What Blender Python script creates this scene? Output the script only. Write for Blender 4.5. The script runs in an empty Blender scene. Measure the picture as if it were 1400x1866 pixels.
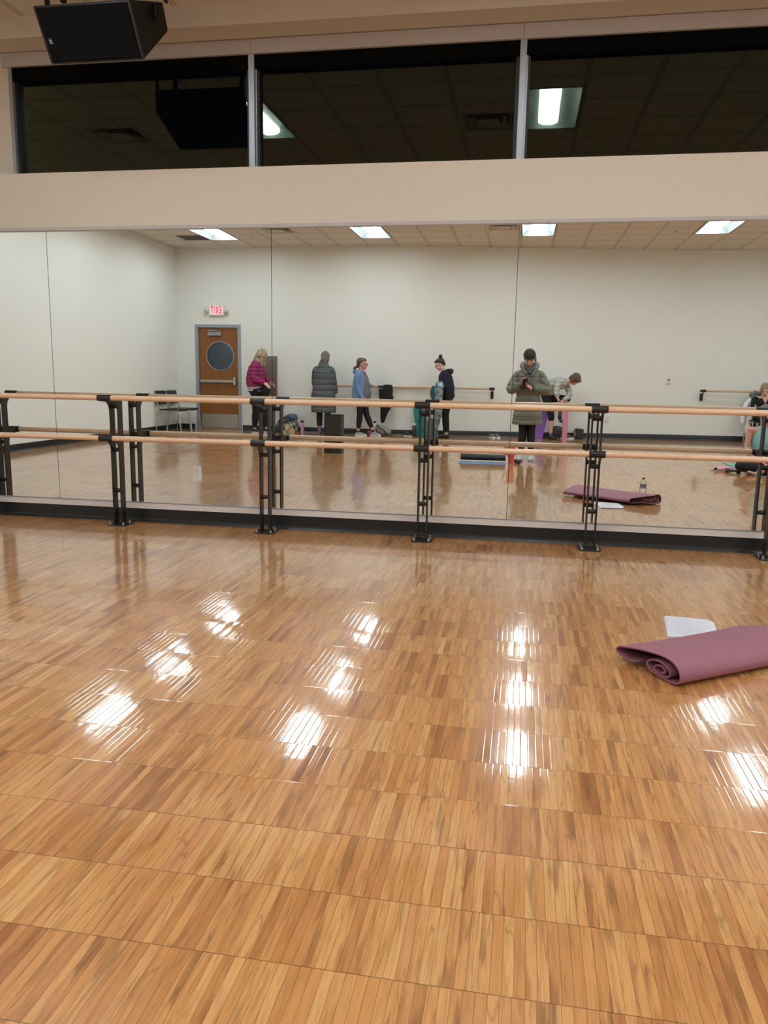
import bpy, bmesh, math, random
from mathutils import Vector as V, Matrix, Euler
random.seed(7)
PI = math.pi
sc = bpy.context.scene
COL = sc.collection

# ------------------------------------------------------------------ camera, world, exposure
F_PX = 1428.15
YAW, PITCH, ROLL = 0.17262, 0.17059, 0.01735
cam_d = bpy.data.cameras.new('camera')
cam_d.sensor_fit = 'HORIZONTAL'; cam_d.sensor_width = 36.0
cam_d.lens = F_PX / 1400.0 * 36.0
cam_d.clip_start = 0.02; cam_d.clip_end = 100
cam = bpy.data.objects.new('camera', cam_d); COL.objects.link(cam)
fw = V((-math.sin(YAW)*math.cos(PITCH), math.cos(YAW)*math.cos(PITCH), -math.sin(PITCH)))
r0 = V((math.cos(YAW), math.sin(YAW), 0)); u0 = r0.cross(fw)
rr = r0*math.cos(ROLL) + u0*math.sin(ROLL); uu = -r0*math.sin(ROLL) + u0*math.cos(ROLL)
m3 = Matrix((rr, uu, -fw)).transposed()
cam.matrix_world = Matrix.Translation((0, -5.862, 1.2)) @ m3.to_4x4()
sc.camera = cam

world = bpy.data.worlds.new('world'); sc.world = world; world.use_nodes = True
world.node_tree.nodes['Background'].inputs[0].default_value = (0.02, 0.025, 0.04, 1)
world.node_tree.nodes['Background'].inputs[1].default_value = 0.05
LIGHT_STRENGTH = 17.0
LIGHT_COLOR = (0.87, 0.965, 1.0)
sc.view_settings.view_transform = 'Standard'
sc.view_settings.look = 'None'
sc.view_settings.gamma = 1
sc.view_settings.use_curve_mapping = False
sc.view_settings.exposure = 0.96
sc.cycles.diffuse_bounces = 4; sc.cycles.glossy_bounces = 5; sc.cycles.max_bounces = 8; sc.cycles.sample_clamp_indirect = 8

# ------------------------------------------------------------------ materials
def s2l(c):
    return tuple((x/12.92 if x <= .04045 else ((x+.055)/1.055)**2.4) for x in [v/255 for v in c])
class NT:
    def __init__(s, name):
        s.m = bpy.data.materials.new(name); s.m.use_nodes = True
        s.t = s.m.node_tree; s.n = s.t.nodes; s.b = s.n['Principled BSDF']; s.out = s.n['Material Output']
    def new(s, typ, **kw):
        n = s.n.new(typ)
        for k, v in kw.items(): setattr(n, k, v)
        return n
    def link(s, a, b): s.t.links.new(a, b)
    def math(s, op, a, b=None, c=None):
        n = s.n.new('ShaderNodeMath'); n.operation = op
        for i, v in enumerate((a, b, c)):
            if v is None: continue
            if isinstance(v, (int, float)): n.inputs[i].default_value = v
            else: s.link(v, n.inputs[i])
        return n.outputs[0]
    def pos(s):
        g = s.new('ShaderNodeNewGeometry'); return g.outputs['Position']
    def sep(s, v):
        n = s.new('ShaderNodeSeparateXYZ'); s.link(v, n.inputs[0]); return n.outputs
    def comb(s, x, y, z):
        n = s.new('ShaderNodeCombineXYZ')
        for i, v in enumerate((x, y, z)):
            if isinstance(v, (int, float)): n.inputs[i].default_value = v
            else: s.link(v, n.inputs[i])
        return n.outputs[0]
    def noise(s, vec, scale, detail=3, rough=.5):
        n = s.new('ShaderNodeTexNoise'); n.inputs['Scale'].default_value = scale
        n.inputs['Detail'].default_value = detail; n.inputs['Roughness'].default_value = rough
        if vec is not None: s.link(vec, n.inputs['Vector'])
        return n.outputs[0]
    def white(s, vec):
        n = s.new('ShaderNodeTexWhiteNoise', noise_dimensions='3D'); s.link(vec, n.inputs['Vector']); return n.outputs
    def ramp(s, fac, stops):
        n = s.new('ShaderNodeValToRGB'); cr = n.color_ramp
        while len(cr.elements) < len(stops): cr.elements.new(.5)
        for e, (p, c) in zip(cr.elements, stops): e.position = p; e.color = (*c, 1) if len(c) == 3 else c
        s.link(fac, n.inputs[0]); return n.outputs[0]
    def mix(s, fac, a, b, blend='MIX'):
        n = s.new('ShaderNodeMix', data_type='RGBA', blend_type=blend)
        for i, v in ((0, fac), (6, a), (7, b)):
            if isinstance(v, (int, float)): n.inputs[i].default_value = v
            elif isinstance(v, tuple): n.inputs[i].default_value = (*v[:3], 1)
            else: s.link(v, n.inputs[i])
        return n.outputs[2]
    def bump(s, h, strength=.3, dist=.01):
        n = s.new('ShaderNodeBump'); n.inputs['Strength'].default_value = strength; n.inputs['Distance'].default_value = dist
        s.link(h, n.inputs['Height']); s.link(n.outputs[0], s.b.inputs['Normal']); return n
def simple(name, rgb, rough=.6, metal=0, var=.06, scale=30, bump=0, spec=.5, sheen=0, lin=False):
    """plain coloured surface with a little procedural variation"""
    t = NT(name); c = rgb if lin else s2l(rgb)
    tc = t.new('ShaderNodeTexCoord').outputs['Object']
    n = t.noise(tc, scale)
    a = tuple(max(0, x*(1-var)) for x in c); b = tuple(min(1, x*(1+var)) for x in c)
    t.link(t.ramp(n, [(.3, a), (.7, b)]), t.b.inputs['Base Color'])
    t.b.inputs['Roughness'].default_value = rough; t.b.inputs['Metallic'].default_value = metal
    t.b.inputs['Specular IOR Level'].default_value = spec
    if sheen: t.b.inputs['Sheen Weight'].default_value = sheen
    if bump: t.bump(t.noise(tc, scale*4), bump, .003)
    return t.m

def floor_material():
    t = NT('fingerblock_maple_floor')
    x, y, z = t.sep(t.pos())
    Wd, Ln = 0.0238, 0.2385
    fy = t.math('DIVIDE', t.math('ADD', y, 4.0 + 60*Ln), Ln)
    row = t.math('FLOOR', fy); fry = t.math('FRACT', fy)
    rw = t.white(t.comb(row, 3.3, 1.7))[0]
    fx = t.math('ADD', t.math('DIVIDE', t.math('ADD', x, 30), Wd), t.math('MULTIPLY', rw, .8))
    strip = t.math('FLOOR', fx); frx = t.math('FRACT', fx)
    blk = t.math('FLOOR', t.math('DIVIDE', strip, 10))
    r1 = t.white(t.comb(strip, row, 0)); r2 = t.white(t.comb(blk, row, 5))
    # per strip tone
    gx = t.math('MULTIPLY', x, 55.0); gy = t.math('MULTIPLY', y, 5.0)
    gv = t.comb(t.math('ADD', gx, t.math('MULTIPLY', r1[0], 40)), t.math('ADD', gy, t.math('MULTIPLY', r1[0], 17)), r1[0])
    grain = t.noise(gv, 1.0, 6, .62)
    gv2 = t.comb(t.math('ADD', t.math('MULTIPLY', x, 26), t.math('MULTIPLY', r1[0], 91)), t.math('ADD', t.math('MULTIPLY', y, 3.2), t.math('MULTIPLY', r1[0], 7)), 2.0)
    streak = t.noise(gv2, 1.0, 2, .5)
    tone = t.math('ADD', t.math('MULTIPLY', r1[0], .62), t.math('MULTIPLY', r2[0], .38))
    base = t.ramp(tone, [(0.04, s2l((158, 98, 53))), (0.2, s2l((188, 127, 73))), (.45, s2l((201, 141, 83))), (.65, s2l((209, 151, 92))), (.85, s2l((216, 164, 104))), (.97, s2l((198, 132, 86)))])
    g = t.ramp(grain, [(.32, (.70, .62, .52)), (.48, (1, 1, 1)), (.7, (1.12, 1.13, 1.10))])
    c = t.mix(.85, base, g, 'MULTIPLY')
    fib = t.noise(t.comb(t.math('MULTIPLY', x, 420.0), t.math('ADD', t.math('MULTIPLY', y, 14.0), t.math('MULTIPLY', r1[0], 33)), r1[0]), 1.0, 3, .6)
    c = t.mix(.6, c, t.ramp(fib, [(.35, (.80, .76, .70)), (.6, (1.06, 1.06, 1.06))]), 'MULTIPLY')
    # dark mineral streaks on some strips
    sf = t.math('MULTIPLY', t.ramp(streak, [(.54, (0, 0, 0)), (.64, (1, 1, 1))]), t.math('GREATER_THAN', t.sep(r1[1])[1], .42))
    c = t.mix(t.math('MULTIPLY', sf, .5), c, s2l((112, 68, 32)))
    vn = t.noise(t.comb(t.math('ADD', t.math('MULTIPLY', x, 34), t.math('MULTIPLY', r1[0], 53)), t.math('ADD', t.math('MULTIPLY', y, 2.2), t.math('MULTIPLY', r1[0], 23)), 4.0), 1.0, 1, .4)
    vein = t.math('SUBTRACT', 1, t.math('MINIMUM', 1, t.math('DIVIDE', t.math('ABSOLUTE', t.math('SUBTRACT', vn, .52)), .018)))
    vein = t.math('MULTIPLY', vein, t.math('GREATER_THAN', t.sep(r1[1])[0], .35))
    c = t.mix(t.math('MULTIPLY', vein, .42), c, s2l((104, 62, 30)))
    # seams
    ex = t.math('MINIMUM', frx, t.math('SUBTRACT', 1, frx)); ey = t.math('MINIMUM', fry, t.math('SUBTRACT', 1, fry))
    seamx = t.math('LESS_THAN', ex, .030); seamy = t.math('LESS_THAN', ey, .0045)
    seam = t.math('MAXIMUM', t.math('MULTIPLY', seamx, .55), t.math('MULTIPLY', seamy, .75))
    c = t.mix(seam, c, s2l((84, 50, 24)))
    t.link(c, t.b.inputs['Base Color'])
    t.b.inputs['Roughness'].default_value = .34
    t.b.inputs['Specular IOR Level'].default_value = .35
    t.b.inputs['Coat Weight'].default_value = .95; t.b.inputs['Coat Roughness'].default_value = .065; t.b.inputs['Coat IOR'].default_value = 1.62
    t.b.inputs['IOR'].default_value = 1.5
    # each strip sits very slightly tilted; varnish is gently wavy
    tilt = t.math('MULTIPLY', t.math('SUBTRACT', t.sep(r1[1])[0], .5), t.math('SUBTRACT', frx, .5))
    tilt2 = t.math('MULTIPLY', t.math('SUBTRACT', t.sep(r1[1])[2], .5), t.math('SUBTRACT', fry, .5))
    wav = t.noise(t.comb(t.math('MULTIPLY', x, 9), t.math('MULTIPLY', y, 9), 0), 1.0, 3, .6)
    h = t.math('ADD', t.math('MULTIPLY', tilt, .95), t.math('MULTIPLY', tilt2, .6))
    h = t.math('ADD', h, t.math('MULTIPLY', wav, .45))
    rx = t.math('MAXIMUM', 0, t.math('SUBTRACT', 1, t.math('DIVIDE', ex, .13))); ry = t.math('MAXIMUM', 0, t.math('SUBTRACT', 1, t.math('DIVIDE', ey, .016)))
    h = t.math('SUBTRACT', h, t.math('MULTIPLY', t.math('MAXIMUM', t.math('MULTIPLY', rx, rx), t.math('MULTIPLY', ry, ry)), .12))
    bn = t.bump(h, .55, .0011); t.link(bn.outputs[0], t.b.inputs['Coat Normal'])
    return t.m

def ceiling_material():
    t = NT('ceiling_tile')
    x, y, z = t.sep(t.pos())
    S = .6096
    fx = t.math('FRACT', t.math('DIVIDE', t.math('ADD', x, .19 + 40*S), S))
    fy = t.math('FRACT', t.math('DIVIDE', t.math('ADD', y, 9.6 + 40*S), S))
    ex = t.math('MINIMUM', fx, t.math('SUBTRACT', 1, fx)); ey = t.math('MINIMUM', fy, t.math('SUBTRACT', 1, fy))
    e = t.math('MINIMUM', ex, ey)
    grid = t.math('LESS_THAN', e, .02); edge = t.math('LESS_THAN', e, .032)
    n = t.noise(t.pos(), 140, 4, .7)
    tile = t.ramp(n, [(.35, s2l((203, 196, 184))), (.6, s2l((222, 216, 205)))])
    c = t.mix(edge, tile, s2l((128, 118, 104)))
    c = t.mix(grid, c, s2l((206, 198, 186)))
    t.link(c, t.b.inputs['Base Color']); t.b.inputs['Roughness'].default_value = .9
    t.b.inputs['Specular IOR Level'].default_value = .1
    t.bump(t.math('SUBTRACT', t.math('MULTIPLY', n, .3), edge), .5, .004)
    return t.m

def wood_material(name, c1, c2, axis=0, rough=.35, freq=18.):
    t = NT(name)
    tc = t.new('ShaderNodeTexCoord').outputs['Object']
    p = list(t.sep(tc)); sc_ = [freq*2.2]*3; sc_[axis] = freq*.12
    v = t.comb(*[t.math('MULTIPLY', a, s_) for a, s_ in zip(p, sc_)])
    n = t.noise(v, 1.0, 5, .6)
    t.link(t.ramp(n, [(.3, s2l(c1)), (.7, s2l(c2))]), t.b.inputs['Base Color'])
    t.b.inputs['Roughness'].default_value = rough
    return t.m

def mirror_material():
    t = NT('silvered_mirror'); t.b.inputs['Base Color'].default_value = (.885, .93, .92, 1)
    t.b.inputs['Metallic'].default_value = 1; t.b.inputs['Roughness'].default_value = 0
    return t.m
def glass_material(name='window_glass', tint=(.55, .6, .6), ior=1.62, refl_tint=(1, 1, 1)):
    t = NT(name); t.n.remove(t.b)
    fr = t.new('ShaderNodeFresnel'); fr.inputs[0].default_value = ior
    tr = t.new('ShaderNodeBsdfTransparent'); tr.inputs[0].default_value = (*tint, 1)
    refl = refl_tint
    gl = t.new('ShaderNodeBsdfGlossy'); gl.inputs['Roughness'].default_value = 0.0; gl.inputs[0].default_value = (*refl, 1)
    mx = t.new('ShaderNodeMixShader'); t.link(fr.outputs[0], mx.inputs[0]); t.link(tr.outputs[0], mx.inputs[1]); t.link(gl.outputs[0], mx.inputs[2])
    t.link(mx.outputs[0], t.out.inputs[0]); return t.m
def emit_material(name, col, strength):
    t = NT(name); t.b.inputs['Base Color'].default_value = (*col, 1)
    t.b.inputs['Emission Color'].default_value = (*col, 1); t.b.inputs['Emission Strength'].default_value = strength
    return t.m
def ribbed_material(name, rgb, period=.006, rough=.6):
    t = NT(name); tc = t.new('ShaderNodeTexCoord').outputs['Object']
    w = t.new('ShaderNodeTexWave', wave_type='BANDS', bands_direction='DIAGONAL'); w.inputs['Scale'].default_value = 38
    w.inputs['Distortion'].default_value = .3; t.link(tc, w.inputs[0])
    c = s2l(rgb)
    t.link(t.ramp(w.outputs[1], [(0, tuple(x*.88 for x in c)), (1, c)]), t.b.inputs['Base Color'])
    t.b.inputs['Roughness'].default_value = rough; t.bump(w.outputs[1], .3, .002); return t.m
def patchwork_material(name):
    t = NT(name); tc = t.new('ShaderNodeTexCoord').outputs['Object']
    v = t.new('ShaderNodeTexVoronoi', distance='CHEBYCHEV'); v.inputs['Scale'].default_value = 14; t.link(tc, v.inputs['Vector'])
    s = t.sep(v.outputs['Color'])
    c = t.ramp(s[0], [(0, s2l((40, 50, 60))), (.2, s2l((150, 60, 50))), (.4, s2l((130, 160, 120))), (.6, s2l((200, 170, 120))), (.8, s2l((70, 110, 90))), (1, s2l((190, 200, 190)))])
    t.link(c, t.b.inputs['Base Color']); t.b.inputs['Roughness'].default_value = .8
    n = t.n['Voronoi Texture']; return t.m
def quilted_material(name, rgb, period, rough=.55):
    t = NT(name); tc = t.new('ShaderNodeTexCoord').outputs['Object']; x, y, z = t.sep(tc)
    n = t.noise(tc, 9, 3); c = s2l(rgb)
    t.link(t.ramp(n, [(.3, tuple(v*.88 for v in c)), (.7, tuple(min(1, v*1.1) for v in c))]), t.b.inputs['Base Color'])
    w = t.math('ABSOLUTE', t.math('SINE', t.math('ADD', t.math('MULTIPLY', z, PI/period), t.math('MULTIPLY', n, .9))))
    h = t.math('ADD', t.math('POWER', w, .35), t.math('MULTIPLY', t.noise(tc, 26, 3), .5))
    t.b.inputs['Roughness'].default_value = rough; t.bump(h, .9, .022); return t.m
def mottled_material(name, c1, c2, scale=20, rough=.5, metal=0, bump=.3):
    t = NT(name); tc = t.new('ShaderNodeTexCoord').outputs['Object']; n = t.noise(tc, scale, 4, .65)
    t.link(t.ramp(n, [(.4, s2l(c1)), (.6, s2l(c2))]), t.b.inputs['Base Color'])
    t.b.inputs['Roughness'].default_value = rough; t.b.inputs['Metallic'].default_value = metal
    if bump: t.bump(n, bump, .01)
    return t.m

M = {}
M['floor'] = floor_material(); M['ceiling'] = ceiling_material()
M['wall'] = simple('painted_wall', (232, 232, 227), .75, var=.015, scale=60, bump=.08)
M['wall_front'] = simple('warm_bounce_front_wall', (216, 203, 186), .75, var=.015, scale=60, bump=.08)  # off-white wall with the floor's warm bounce put into its colour
M['bulkhead'] = simple('painted_bulkhead', (214, 203, 190), .8, var=.015, scale=60, bump=.05)
M['base'] = simple('black_rubber_base', (26, 27, 28), .35, var=.1)
M['trim'] = simple('painted_trim', (188, 180, 176), .5, var=.02)
M['strip'] = simple('painted_strip', (222, 214, 210), .5, var=.02)
M['alu'] = simple('anodised_aluminium', (158, 160, 164), .4, .5, var=.03)
M['shade'] = simple('black_roller_shade', (6, 6, 7), .9, spec=.1)
M['frame_dark'] = simple('dark_window_frame', (22, 22, 22), .5)
M['mirror'] = mirror_material(); M['edge'] = simple('mirror_edge', (60, 62, 58), .3)
M['glass'] = glass_material(refl_tint=(.72, .84, .62)); M['clear'] = glass_material('clear_plastic', (.985, .99, .99), 1.22)
M['blacksteel'] = simple('black_powder_coat', (32, 29, 27), .38, var=.08)
M['bolt'] = simple('zinc_bolt', (205, 205, 200), .25, .9)
M['barre'] = wood_material('ash_barre_wood', (226, 184, 150), (240, 203, 170), 0, .32)
M['barre_old'] = wood_material('wall_barre_wood', (200, 164, 130), (214, 182, 148), 0, .4)
M['door'] = wood_material('stained_door_veneer', (126, 76, 30), (150, 94, 42), 2, .35)
M['frame'] = simple('grey_door_frame', (150, 158, 168), .4, var=.03)
M['steel'] = simple('brushed_steel', (180, 178, 170), .35, .7, var=.05)
M['chrome'] = simple('satin_chrome', (190, 190, 186), .25, .8)
M['white'] = simple('white_plastic', (228, 224, 216), .4, var=.02)
M['emit'] = emit_material('light_lens', LIGHT_COLOR, LIGHT_STRENGTH)
M['reflector'] = simple('satin_reflector', (138, 142, 142), .4, var=.01)
M['vent'] = simple('vent_enamel', (196, 190, 178), .5, var=.03)
M['ventdark'] = simple('vent_dark', (70, 66, 60), .7)
M['grille'] = simple('dark_return_grille', (96, 90, 82), .6)
M['speaker'] = simple('speaker_paint', (12, 11, 10), .55, var=.1, bump=.3, scale=60)
M['spk_grille'] = simple('speaker_grille', (10, 8, 8), .9, spec=.15, var=.2, scale=300, bump=.4)
M['black'] = simple('black_cloth', (14, 14, 16), .8, var=.2, bump=.1)
M['black2'] = simple('black_plastic', (30, 31, 31), .45, var=.08)
M['exitface'] = emit_material('exit_face', s2l((240, 226, 226)), .12)
M['exitred'] = emit_material('exit_letters', s2l((236, 30, 72)), .55)
M['purple_mat'] = ribbed_material('mauve_mat', (160, 102, 118))
M['paper'] = simple('note_paper', (222, 222, 232), .7, var=.02)
M['ink'] = simple('pencil_ink', (150, 152, 168), .7)
M['skin'] = simple('skin', (202, 150, 134), .5, var=.05)
M['skin_pale'] = simple('pale_skin', (222, 178, 164), .5, var=.05)
M['eye'] = simple('eye', (40, 30, 28), .3); M['lips'] = simple('lips', (160, 86, 84), .5)

# ------------------------------------------------------------------ object helpers
ORG = {}
def tag(o, label=None, cat=None, group=None, kind=None):
    if label: o['label'] = label
    if cat: o['category'] = cat
    if group: o['group'] = group
    if kind: o['kind'] = kind
    return o
def thing(name, label, cat, loc=(0, 0, 0), group=None):
    o = bpy.data.objects.new(name, None); COL.objects.link(o); o.empty_display_size = .1
    o.location = loc; ORG[o.name] = V(loc); return tag(o, label, cat, group)
def link_mesh(name, me, mat, parent=None, org=None):
    o = bpy.data.objects.new(name, me); COL.objects.link(o)
    if mat is not None and not me.materials: me.materials.append(M[mat] if isinstance(mat, str) else mat)
    if parent is not None:
        p = ORG[parent.name]; me.transform(Matrix.Translation(-p)); o.parent = parent; ORG[o.name] = p
    elif org is not None:
        me.transform(Matrix.Translation(-V(org))); o.location = org; ORG[o.name] = V(org)
    else: ORG[o.name] = V((0, 0, 0))
    return o
def frame_of(d):
    d = V(d).normalized(); a = V((0, 0, 1)) if abs(d.z) < .95 else V((1, 0, 0))
    s = d.cross(a).normalized(); return s, s.cross(d).normalized()
class MB:
    def __init__(s): s.b = bmesh.new()
    def box(s, c, size, rot=None, bevel=0):
        m = Matrix.Translation(c) @ (Euler(rot).to_matrix().to_4x4() if rot else Matrix()) @ Matrix.Diagonal((*size, 1))
        r = bmesh.ops.create_cube(s.b, size=1, matrix=m)
        if bevel:
            es = list({e for v in r['verts'] for e in v.link_edges})
            bmesh.ops.bevel(s.b, geom=es, offset=bevel, segments=2, affect='EDGES', profile=.7)
        return s
    def b2(s, x0, x1, y0, y1, z0, z1, bevel=0):
        return s.box(((x0+x1)/2, (y0+y1)/2, (z0+z1)/2), (abs(x1-x0), abs(y1-y0), abs(z1-z0)), None, bevel)
    def loft(s, secs, n=20, cap=True, round_cap=0):
        """secs: (centre, axis_u vector, axis_v vector)"""
        rings = []
        if round_cap:
            def capsecs(c0, c1):
                c, u, v = c0; d = (V(c)-V(c1[0]))
                d = d.normalized() if d.length > 0 else V((0, 0, 1)); r = min(V(u).length, V(v).length)*round_cap
                return [(V(c)+d*r*math.sin(a), V(u)*math.cos(a), V(v)*math.cos(a)) for a in (1.25, .8, .4)]
            secs = capsecs(secs[0], secs[1]) + list(secs) + capsecs(secs[-1], secs[-2])[::-1]
        for c, u, v in secs:
            c, u, v = V(c), V(u), V(v)
            rings.append([s.b.verts.new(c + u*math.cos(2*PI*i/n) + v*math.sin(2*PI*i/n)) for i in range(n)])
        for a, b in zip(rings, rings[1:]):
            for i in range(n): s.b.faces.new((a[i], a[(i+1) % n], b[(i+1) % n], b[i]))
        if cap:
            s.b.faces.new(rings[0][::-1]); s.b.faces.new(rings[-1])
        return s
    def cyl(s, p1, p2, r, r2=None, n=20):
        p1, p2 = V(p1), V(p2); a, b = frame_of(p2-p1); r2 = r if r2 is None else r2
        return s.loft([(p1, a*r, b*r), (p2, a*r2, b*r2)], n)
    def cap(s, p1, r1, p2, r2, n=14):
        p1, p2 = V(p1), V(p2)
        if (p2-p1).length < 1e-4: return s.ell(p1, (r1,)*3)
        a, b = frame_of(p2-p1); d = (p2-p1).normalized(); secs = []
        for t in (-1.5, -1.1, -.7, -.35): secs.append((p1+d*r1*math.sin(t), a*r1*math.cos(t), b*r1*math.cos(t)))
        secs += [(p1, a*r1, b*r1), (p2, a*r2, b*r2)]
        for t in (.35, .7, 1.1, 1.5): secs.append((p2+d*r2*math.sin(t), a*r2*math.cos(t), b*r2*math.cos(t)))
        return s.loft(secs, n)
    def ell(s, c, r, rot=None, seg=20, rings=12):
        m = Matrix.Translation(c) @ (rot.to_4x4() if isinstance(rot, Matrix) else (Euler(rot).to_matrix().to_4x4() if rot else Matrix())) @ Matrix.Diagonal((*r, 1))
        bmesh.ops.create_uvsphere(s.b, u_segments=seg, v_segments=rings, radius=1, matrix=m); return s
    def tube(s, pts, r, n=12, close=False):
        pts = [V(p) for p in pts]; secs = []
        ref = None
        for i, p in enumerate(pts):
            d = (pts[min(i+1, len(pts)-1)]-pts[max(i-1, 0)]).normalized()
            if ref is None: a, b = frame_of(d)
            else:
                a = (ref - d*ref.dot(d)); a = a.normalized() if a.length > 1e-4 else frame_of(d)[0]; b = d.cross(a)
            ref = a; rad = r[i] if isinstance(r, (list, tuple)) else r
            secs.append((p, a*rad, d.cross(a)*rad))
        return s.loft(secs, n)
    def prism(s, poly, axis, a, b):
        """poly in the two other axes, extruded along axis from a to b"""
        def P(q, t):
            l = [q[0], q[1]]; l.insert(axis, t); return l
        A = [s.b.verts.new(P(q, a)) for q in poly]; B = [s.b.verts.new(P(q, b)) for q in poly]
        n = len(poly)
        for i in range(n): s.b.faces.new((A[i], A[(i+1) % n], B[(i+1) % n], B[i]))
        s.b.faces.new(A[::-1]); s.b.faces.new(B); return s
    def quad(s, *ps): s.b.faces.new([s.b.verts.new(p) for p in ps]); return s
    def sweep(s, prof, origin, du, dv, dw, L0, L1):
        """open sheet: prof points (u,v) with thickness handled by caller"""
        rows = []
        for (u, v) in prof:
            l0 = L0(u) if callable(L0) else L0; l1 = L1(u) if callable(L1) else L1
            rows.append([s.b.verts.new(V(origin)+V(du)*u+V(dv)*v+V(dw)*(l0+(l1-l0)*k/8)) for k in range(9)])
        for a, b in zip(rows, rows[1:]):
            for k in range(8): s.b.faces.new((a[k], a[k+1], b[k+1], b[k]))
        return s
    def mesh(s, smooth=False, angle=.6):
        bmesh.ops.recalc_face_normals(s.b, faces=s.b.faces)
        me = bpy.data.meshes.new('m')
        if smooth:
            for f in s.b.faces: f.smooth = True
            for e in s.b.edges:
                if len(e.link_faces) == 2 and e.calc_face_angle(0) > angle: e.smooth = False
        s.b.to_mesh(me); s.b.free(); return me
    def build(s, name, mat, parent=None, org=None, smooth=True):
        return link_mesh(name, s.mesh(smooth), mat, parent, org)
    def melt(s, name, mat, parent=None, org=None, voxel=.008, it=3):
        """fuse all the pieces into one continuous skin"""
        me = s.mesh(); o = bpy.data.objects.new('tmp', me); COL.objects.link(o)
        m = o.modifiers.new('r', 'REMESH'); m.mode = 'VOXEL'; m.voxel_size = voxel; m.use_smooth_shade = True
        m2 = o.modifiers.new('s', 'SMOOTH'); m2.factor = .5; m2.iterations = it
        dg = bpy.context.evaluated_depsgraph_get(); dg.update()
        me2 = bpy.data.meshes.new_from_object(o.evaluated_get(dg)); me2.materials.clear()
        bpy.data.objects.remove(o); bpy.data.meshes.remove(me)
        me2.polygons.foreach_set('use_smooth', [True]*len(me2.polygons))
        return link_mesh(name, me2, mat, parent, org)
def struct(name, mb, mat, smooth=False):
    o = mb.build(name, mat, smooth=smooth); o['kind'] = 'structure'; return o
def copy_tree(o, loc=None, parent=None):
    c = o.copy(); COL.objects.link(c); c.parent = parent
    if loc is not None: c.location = loc
    for ch in list(o.children): copy_tree(ch, None, c)
    return c

# ------------------------------------------------------------------ room shell
XL, XR, ZC = -7.5, 7.4, 3.83
WALLPTS = [(-7.5, 10.55), (-6.8, 10.58), (-5.9, 10.58), (-5.0, 10.52), (-4.2, 10.50), (-3.4, 10.50), (-2.3, 10.56), (-.9, 10.80), (.4, 11.02), (1.5, 11.22), (2.8, 11.42), (4.0, 11.52), (5.2, 11.56), (6.4, 11.55), (7.4, 11.52)]
def wall_y(x):
    P = WALLPTS
    for i in range(len(P)-1):
        if x <= P[i+1][0] or i == len(P)-2:
            x0, y0 = P[i]; x1, y1 = P[i+1]
            def sl(j):
                j0, j1 = max(0, j-1), min(len(P)-1, j+1); return (P[j1][1]-P[j0][1])/(P[j1][0]-P[j0][0])
            t = (x-x0)/(x1-x0); h = x1-x0
            return -((2*t**3-3*t**2+1)*y0 + (t**3-2*t**2+t)*h*sl(i) + (-2*t**3+3*t**2)*y1 + (t**3-t**2)*h*sl(i+1))
DX0, DX1, DZ = -7.03, -6.13, 2.19
DY = -10.58
struct('floor', MB().b2(XL-.1, XR+.1, -11.8, .02, -.05, 0), 'floor')

def back_wall():
    m = MB(); xs = [XL, DX0] + [DX0+(DX1-DX0)*k/2 for k in (1, 2)] + [DX1+(XR-DX1)*k/60 for k in range(1, 61)]
    for x0, x1 in zip(xs, xs[1:]):
        z0 = DZ if (x0 >= DX0-1e-6 and x1 <= DX1+1e-6) else 0
        y0, y1 = wall_y(x0), wall_y(x1)
        m.quad((x0, y0, z0), (x1, y1, z0), (x1, y1, ZC), (x0, y0, ZC))
        m.quad((x0, y0-.12, z0), (x0, y0-.12, ZC), (x1, y1-.12, ZC), (x1, y1-.12, z0))
    bmesh.ops.remove_doubles(m.b, verts=m.b.verts, dist=1e-5)
    return m
wb = struct('wall_back', back_wall(), 'wall')
struct('wall_left', MB().b2(XL-.1, XL, -11.8, .4, 0, ZC+.1), 'wall')
struct('wall_right', MB().b2(XR, XR+.1, -11.8, .4, 0, ZC+.1), 'wall')
struct('wall_front', MB().b2(XL, XR, 0.012, .30, 0, 2.715), 'wall_front')
m = MB(); m.b2(XL, -4.17, .27, .42, 2.715, 3.68); m.b2(3.93, XR, .27, .42, 2.715, 3.68)
struct('wall_front_upper', m, 'wall_front')
struct('bulkhead', MB().b2(XL, XR, .0, .42, 3.68, ZC+.06), 'bulkhead')

# ceiling grid of 2 ft tiles; openings where the fixtures sit
S = .6096
LX = [-6.286, -3.238, -.19, 2.858, 5.906]               # left edges of troffer columns
LY = [(-2.55, -1.33), (-4.95, -3.731), (-7.162, -5.942), (-9.6, -8.381)]
DIFF = [(-4.92, -2.55), (-.80, -2.55), (-.80, -8.99), (-4.92, -8.99)]
HOLES = [(x, x+S, a, b) for x in LX for a, b in LY if not (x < -6 and b > -2)] + [(x, x+S, y, y+S) for x, y in DIFF] + [(-6.80, -6.30, -9.55, -9.06)]
def ceiling_mesh():
    m = MB(); xs = sorted(set([XL, XR] + [v for h in HOLES for v in h[:2]])); ys = sorted(set([-11.8, 0] + [v for h in HOLES for v in h[2:]]))
    for x0, x1 in zip(xs, xs[1:]):
        for y0, y1 in zip(ys, ys[1:]):
            cx, cy = (x0+x1)/2, (y0+y1)/2
            if any(h[0] < cx < h[1] and h[2] < cy < h[3] for h in HOLES): continue
            m.quad((x0, y0, ZC), (x0, y1, ZC), (x1, y1, ZC), (x1, y0, ZC))
    bmesh.ops.remove_doubles(m.b, verts=m.b.verts, dist=1e-5); return m
struct('ceiling', ceiling_mesh(), 'ceiling')

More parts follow.
